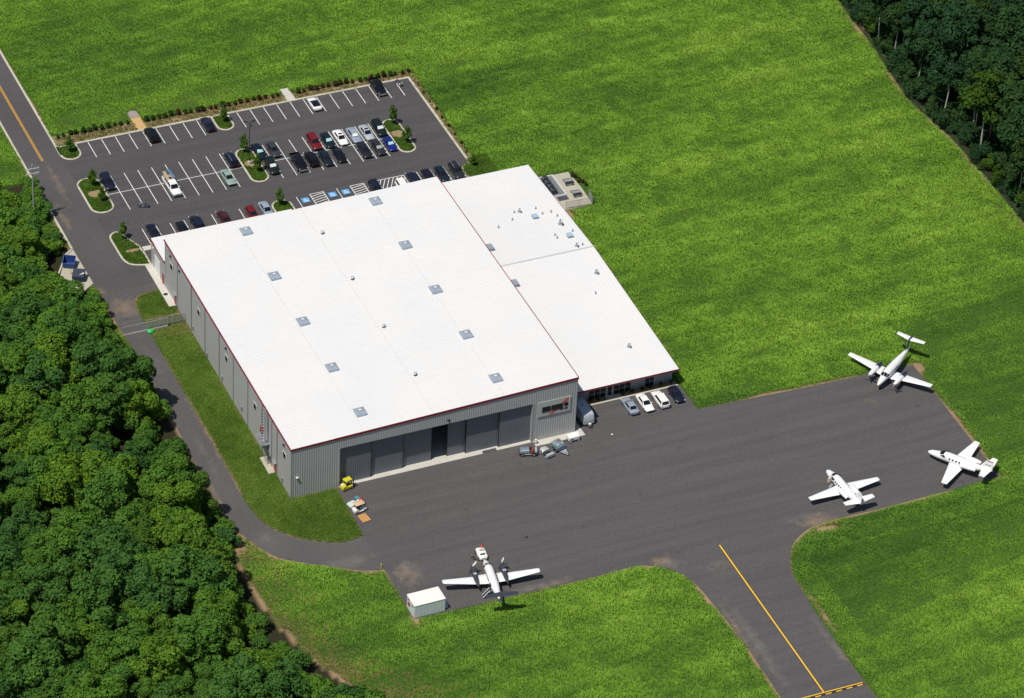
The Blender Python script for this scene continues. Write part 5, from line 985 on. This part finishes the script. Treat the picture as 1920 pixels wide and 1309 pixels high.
o = MB().loft([[(r*math.cos(a),r*math.sin(a)*.8,z) for a in np.linspace(0,6.28,17)[:-1]] for r, z in ((.42,0),(.42,.06),(.3,.07),(.3,.02))]).build('lifebuoy_ring', BLACK, None, 40, (-.75,62.3,.10)); tag(o, 'dark ring lying on the side pavement by the hangar corner', 'ring')
# ------------------------------------------------------------------ trees and shrubs
def crown_mesh(name, blobs, nleaf, size, m, seed, up=.35):
    rg = np.random.default_rng(seed); b = np.array(blobs, float); wgt = (b[:,3]*b[:,4]+b[:,3]*b[:,5]+b[:,4]*b[:,5]); idx = rg.choice(len(b), nleaf, p=wgt/wgt.sum()); B = b[idx]
    d = rg.normal(size=(nleaf,3)); d[:,2] += up; d /= np.linalg.norm(d, axis=1)[:,None]
    r = rg.uniform(.70, 1.06, nleaf)**.8; P = B[:,:3]+d*B[:,3:6]*r[:,None]
    nrm = d+rg.normal(size=(nleaf,3))*.55; nrm[:,2] += .3; nrm /= np.linalg.norm(nrm, axis=1)[:,None]
    t = np.cross(nrm, rg.normal(size=(nleaf,3))); t /= np.linalg.norm(t, axis=1)[:,None]; u = np.cross(nrm, t)
    s = size*rg.uniform(.55, 1.25, nleaf)[:,None]; t *= s; u *= s*rg.uniform(.5, .9, nleaf)[:,None]; k = nrm*s*.22
    V = np.stack([P-t, P-u+k, P+t, P+u+k], 1).reshape(-1,3); F = np.arange(nleaf*4).reshape(-1,4)
    me = bpy.data.meshes.new(name); me.vertices.add(len(V)); me.vertices.foreach_set('co', V.ravel().astype(np.float32)); me.loops.add(nleaf*4); me.loops.foreach_set('vertex_index', F.ravel().astype(np.int32)); me.polygons.add(nleaf); me.polygons.foreach_set('loop_start', (np.arange(nleaf)*4).astype(np.int32)); me.polygons.foreach_set('loop_total', np.full(nleaf, 4, np.int32)); me.update(); me.validate(); me.materials.append(m); return me
BARK = mat('bark_grey', (.16,.13,.10), .9, var=.3, vs=4); BARKP = mat('bark_pale', (.40,.38,.33), .85, var=.25, vs=3)
def trunk_mesh(name, h, r, m, seed, limbs=5, bend=.4, fork=.5):
    rg = random.Random(seed); mb = MB(); pts = [(0,0,0)]+[(rg.uniform(-bend,bend)*z/h, rg.uniform(-bend,bend)*z/h, z) for z in (h*.3,h*.6,h)]
    mb.tube(pts, [r,r*.8,r*.6,r*.3], 7)
    for i in range(limbs):
        t = fork+(1-fork)*rg.random()*.8; z = h*t; a = rg.uniform(0,6.28); L = h*rg.uniform(.18,.34); x, y = pts[2][0]*t/.6 if t < .6 else pts[2][0], pts[2][1]*t/.6 if t < .6 else pts[2][1]
        mb.tube([(x,y,z),(x+L*.5*math.cos(a),y+L*.5*math.sin(a),z+L*.45),(x+L*math.cos(a),y+L*math.sin(a),z+L*.8)], [r*.4,r*.25,r*.1], 5)
    me = bpy.data.meshes.new(name); me.from_pydata(mb.v, [], mb.f); bmfix(me); me.materials.append(m); me.polygons.foreach_set('use_smooth', [True]*len(me.polygons)); return me
def domes(seed, rad, z0, z1, nb, br):
    rg = random.Random(seed); out = []; ph = rg.uniform(0,6.28)
    for i in range(nb):
        f = (i+.5)/nb; z = z0+(z1-z0)*f; rr = rad*math.sqrt(max(.05, 1-((f-.30)/.78)**2)); a = i*2.4+rg.uniform(-.5,.5); q = rr*(.40+.6*rg.random())*(1+.22*math.sin(2*a+ph)); s = br*rg.choice((.55,.7,.9,1.0,1.25,1.5)); z += rg.uniform(-.6,.6)
        out.append((q*math.cos(a), q*math.sin(a), z, s, s, s*.78))
    out.append((0,0,z0+(z1-z0)*.5,rad*.55,rad*.55,(z1-z0)*.35)); return out
def tree(name, label, cat, loc, rz, sc, cm, tm, group=None, sz=None):
    o = thing(name, label, cat, loc, rz, group); o.scale = (sc, sc, sc*(sz or 1))
    for nm, me_ in (('trunk', tm), ('crown', cm)):
        c = bpy.data.objects.new(nm, me_); COL.objects.link(c); c.parent = o
    return o
FOLA = foliage('leaves_wood', (.068,.162,.026), (.150,.298,.043), .5, .36, .32); FOLB = foliage('leaves_wood_deep', (.052,.132,.028), (.112,.235,.045), .5, .36, .32); FOLR = foliage('leaves_shade_toned', (.019,.052,.020), (.048,.102,.033), .4, .25, .25); FOLY = foliage('leaves_young', (.045,.11,.016), (.11,.21,.03), 2, .3, .2); FOLS = foliage('leaves_shrub', (.020,.045,.010), (.05,.095,.02), 4, .2, .2); FOLD = foliage('leaves_shrub_red', (.045,.024,.016), (.10,.052,.028), 4, .2, .3, (1.1,.9,.8)); FOLL = foliage('leaves_light_tree', (.030,.070,.012), (.075,.15,.025), .6, .3, .1)  # FOLR: cloud shadow over the right wood is put into the leaf colour
CM = [crown_mesh('leaf_crown', domes(k, 3.7, 2.8, 9.4, 30, 1.05), 8000, .23, FOLA if k % 2 else FOLB, k) for k in range(1,6)]
TMs = [trunk_mesh('tree_trunk', 7.5, .24, BARK, k) for k in (1,2,3)]
CB = [crown_mesh('bush_crown', domes(20+k, 1.7, .7, 3.1, 8, .85), 1700, .22, (FOLA, FOLB)[k % 2], 20+k) for k in range(3)]; TB = [trunk_mesh('bush_stem', 1.8, .08, BARK, 30+k, 4, .3, .2) for k in range(2)]
# left wood
pts = []
rg = random.Random(5)
def spaced(x, y, r): return all((x-a)**2+(y-b)**2 > r*r for a, b in pts)
LW = np.array(WOODPATH)
def wood_x(y):
    if y > 62: return -13.6-(1.6 if 67 < y < 82 else 0)*1.6
    q = LW[np.argsort(LW[:,1])]; return float(np.interp(y, q[:,1], q[:,0]))-1.0
FRL = [(-4,176),(-14,120),(-30,70),(-52,16),(-72,-36),(-20,-66),(20,-82),(20,-60)]
def leftok(x, y):
    # within the frame's ground, plus a margin
    return x > -0.3095*(y+31)-61.2-11 if y > -31 else (x > -75 and y > -31-.375*(x+61)-16)
def hides(x, y, h):
    # keep the dirt track in front of the wood open to the south-west, where the trees stand back from it
    X2, Y2 = x+.557*h, y+1.196*h
    if h > 4 and any(-17.2 < x+.557*k < -9.5 and 66.5 < y+1.196*k < 82 for k in np.arange(0, h+1.2, .8)): return True
    if h < 4 and any(-16.6 < x+.557*k < -10.5 and 67.6 < y+1.196*k < 81 for k in np.arange(0, h+.4, .8)): return True
    return (Y2 < -6 and X2 > wood_x(Y2)-1.2) or (-6 <= Y2 < 60 and X2 > wood_x(Y2)+.9) or Y2 > 105.5
tries = 0
while tries < 14000 and len(pts) < 290:
    tries += 1; y = rg.uniform(-82, 84); x = rg.uniform(-76, 8)
    if x > wood_x(y)-2.6 or not leftok(x, y) or hides(x, y, 8.2) or not spaced(x, y, 3.65): continue
    if -20 < x and 66 < y < 83: continue
    pts.append((x, y)); k = rg.randrange(5); e = wood_x(y)-x; s = rg.choice((.62,.75,.85,.95,1.05,1.2,1.35))*(.72 if e < 5 else 1)*(.62 if y > 60 else 1)
    tree('broadleaf_tree', 'leafy broadleaf tree in the dense wood left of the service drive', 'tree', (x,y,0), rg.uniform(0,6.28), s, CM[k], TMs[k % 3], 'trees of the left wood')
nw = len(pts)
tries = 0; pts2 = pts; pts = []
while tries < 20000 and len(pts) < 290:
    tries += 1; y = rg.uniform(-70, 104); x = rg.uniform(-60, 4); wx = wood_x(y)
    if x > wx or not leftok(x, y) or hides(x, y, 2.4): continue
    if y < 60 and x < wx-6: continue
    if not spaced(x, y, 1.9 if y > 60 else 2.0): continue
    pts.append((x, y)); k = rg.randrange(3); s = rg.uniform(.8, 1.5) if y > 58 else rg.uniform(.6, 1.1)
    if y > 58: s *= .75+.05*min(12, max(0, wx-x)); s *= .8 if y > 95 else 1
    tree('bush', 'leafy green bush in the thicket along the road' if y > 58 else 'leafy green bush at the edge of the left wood along the drive', 'bush', (x,y,0), rg.uniform(0,6.28), s, CB[k], TB[k % 2], 'bushes along the road' if y > 58 else 'bushes along the drive')
# right wood
CR = [crown_mesh('shade_toned_crown', domes(40+k, 3.4, 7.5, 17.5, 17, 1.6), 4600, .34, FOLR, 40+k) for k in range(3)]; TR = [trunk_mesh('tall_trunk', 14.5, .22, BARK, 50+k, 0, .5, .55) for k in range(2)]
pts = []; tries = 0
def rightx(y): q = np.array(WOODR); q = q[np.argsort(q[:,1])]; return float(np.interp(y, q[:,1], q[:,0]))
while tries < 9000 and len(pts) < 120:
    tries += 1; x = rg.uniform(158, 215); y = rg.uniform(8, 128)
    if x < rightx(y)+4.5 or x > .555*(y-28)+158+14 or not spaced(x, y, 4.3) or y > 98.7-.351*(x-197)+16: continue
    pts.append((x, y)); k = rg.randrange(3); tree('shade_toned_tree', 'tall tree in the top right wood, its leaf colour darkened for cloud shadow', 'tree', (x,y,0), rg.uniform(0,6.28), rg.uniform(.85,1.2), CR[k], TR[k % 2], 'trees of the right wood')
TP = [trunk_mesh('pale_trunk', 13, .20, BARKP, 60+k, 2, .7, .6) for k in range(3)]
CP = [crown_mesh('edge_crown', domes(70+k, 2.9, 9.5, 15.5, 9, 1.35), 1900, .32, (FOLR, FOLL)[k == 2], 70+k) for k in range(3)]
for i, (x, y, s, k, lb) in enumerate(((159.9,92,.95,0,'pale slim trunk tree at the wood edge, highest in the picture'),(161.4,87.6,.8,1,'slim pale tree at the wood edge, second from the top'),(163.1,87.9,.75,0,'short pale tree just right of the second from the top at the wood edge'),(160.4,75.8,.95,1,'pale trunk tree at the wood edge where the fence bends'),(159.6,63.4,1.0,0,'pale slender tree leaning at the wood edge, above the big light tree'),(160.4,50,1.3,2,'big light green tree with forked white trunk at the right wood edge'),(163.8,59,.95,1,'pale trunk tree behind the big light green one'),(160.0,34.3,.8,0,'thin pale trunk left of the forked one at the right picture edge'),(161.0,33.9,1.0,1,'forked white trunk at the right picture edge'))):
    tree('pale_trunk_tree', lb, 'tree', (x,y,0), rg.uniform(0,6.28), s, CP[k], TP[i % 3], 'pale trunked trees at the right wood edge')
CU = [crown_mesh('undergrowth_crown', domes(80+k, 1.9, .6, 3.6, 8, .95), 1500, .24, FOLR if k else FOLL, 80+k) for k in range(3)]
pts = []
for i in range(1500):
    y = rg.uniform(15,125); x = rightx(y)+rg.uniform(1.8,8)
    if not spaced(x, y, 1.9) or len(pts) > 125: continue
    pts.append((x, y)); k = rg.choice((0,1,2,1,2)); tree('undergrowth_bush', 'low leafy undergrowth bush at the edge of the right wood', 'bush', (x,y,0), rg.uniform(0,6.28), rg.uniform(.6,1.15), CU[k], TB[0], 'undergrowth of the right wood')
# young trees on the islands
CY = [crown_mesh('young_crown', [(0,0,1.5,.55,.62,.5),(.25,.1,2.1,.5,.4,.5),(-.25,-.1,2.5,.45,.4,.5),(.05,.1,3.1,.3,.3,.4),(.5,-.2,1.7,.35,.35,.3),(-.45,.3,1.9,.4,.35,.35)], 520, .15, FOLY, 90+k, .1) for k in range(3)]; TY = [trunk_mesh('young_trunk', 2.8, .05, BARK, 95+k, 3, .1, .4) for k in range(2)]
for i, (x, y, s, lb) in enumerate(((-2.9,111.4,1.05,'young tree on the corner island at the road entrance'),(28.2,111.3,1.1,'young tree on the island in the back row'),(-2.4,99.3,1.15,'young tree at the back of the leftmost island'),(-2.3,94.0,1.0,'young tree at the front of the leftmost island'),(28.2,100.3,1.2,'slim young tree behind the lamp post'),(28.5,93.3,1.15,'young tree in front of the lamp post'),(58.6,99.7,1.25,'young tree at the back of the right island'),(58.7,92.8,1.15,'young tree at the front of the right island'),(-2.5,81.3,1.1,'young tree on the island left of the annex'),(28.5,81.6,1.1,'young tree on the round island behind the annex'),(67.6,81.2,.8,'round young tree at the front right corner of the lot'))):
    tree('young_tree', lb, 'tree', (x,y,.12), i*1.3, s, CY[i % 3], TY[i % 2], 'young trees of the parking lot')
# shrub row behind the lot, bed shrubs, low planting
CS = [crown_mesh('shrub_crown', [(0,0,.45,.36,.36,.42),(.15,.1,.7,.25,.25,.3),(-.15,0,.65,.25,.25,.3)], 170, .13, m_, 100+k) for k, m_ in enumerate((FOLS, FOLD, FOLS))]; TS = trunk_mesh('shrub_stem', .5, .03, BARK, 110, 3, .1, .2)
xs = np.arange(-3.6, 69, 1.28)
for i, x in enumerate(xs):
    if 11.3 < x < 13.9 or 42 < x < 44.3: continue
    y = 116.8-.022*max(0, x-10)+rg.uniform(-.2,.2); red = (x > 20) and rg.random() < .6
    tree('red_shrub' if red else 'green_shrub', ('small reddish brown shrub' if red else 'small dark green shrub')+' in the row behind the parking lot', 'shrub', (x+rg.uniform(-.2,.2),y,.04), rg.uniform(0,6), rg.uniform(.8,1.35), CS[1 if red else 0], TS, 'red shrubs behind the lot' if red else 'green shrubs behind the lot')
for i, y in enumerate(np.arange(86, 113, 3.1)):
    tree('green_shrub', 'small low shrub in the bed along the right kerb of the lot', 'shrub', (68.4+rg.uniform(-.25,.35),y,.04), rg.uniform(0,6), rg.uniform(.4,.75), CS[rg.choice((0,0,1))], TS, 'shrubs along the right kerb')
for x in (59.0,60.5,65.2,67.1,69.0,70.6,72.7,74.7): tree('bed_shrub', 'small dark shrub in the bed against the office wing front', 'shrub', (x,6.75,.06), x, .75, CS[0], TS, 'shrubs before the office wing')
for i, (x, y) in enumerate(((84.3,72.2),(84.6,71.2),(84.9,70.2),(85.2,69.2),(85.4,68.2),(84.5,69.6),(84.0,71.6))): tree('yard_shrub', 'small shrub in the strip along the yard', 'shrub', (x,y,.02), i, .8, CS[i % 2], TS, 'shrubs beside the yard')
X, Y = jitter(-4, 69.6, 84.5, 117.2, .42); ok = np.zeros(X.shape, bool)
for b in STRIP: ok |= inpoly(X, Y, b)
ok &= (vnoise(X, Y, 1.6, 77)+.5*nrng.random(X.shape) > .40); X, Y = X[ok], Y[ok]
BEDM = grassmat('ground_cover_leaves', [(0, (.030,.055,.010)), (.6, (.085,.115,.022)), (.95, (.19,.12,.05))], .2)
scatter('ground_cover', np.stack([X, Y, np.full(X.shape, .03)], 1), nrng.uniform(0, 6.28, X.shape), nrng.uniform(.7, 1.3, X.shape), nrng.random(X.shape), [tuft_mesh('ground_cover_tuft', 9, .22, .4, .1, BEDM, 12)], 'low patchy ground cover in the mulch beds behind the lot', 'plants')
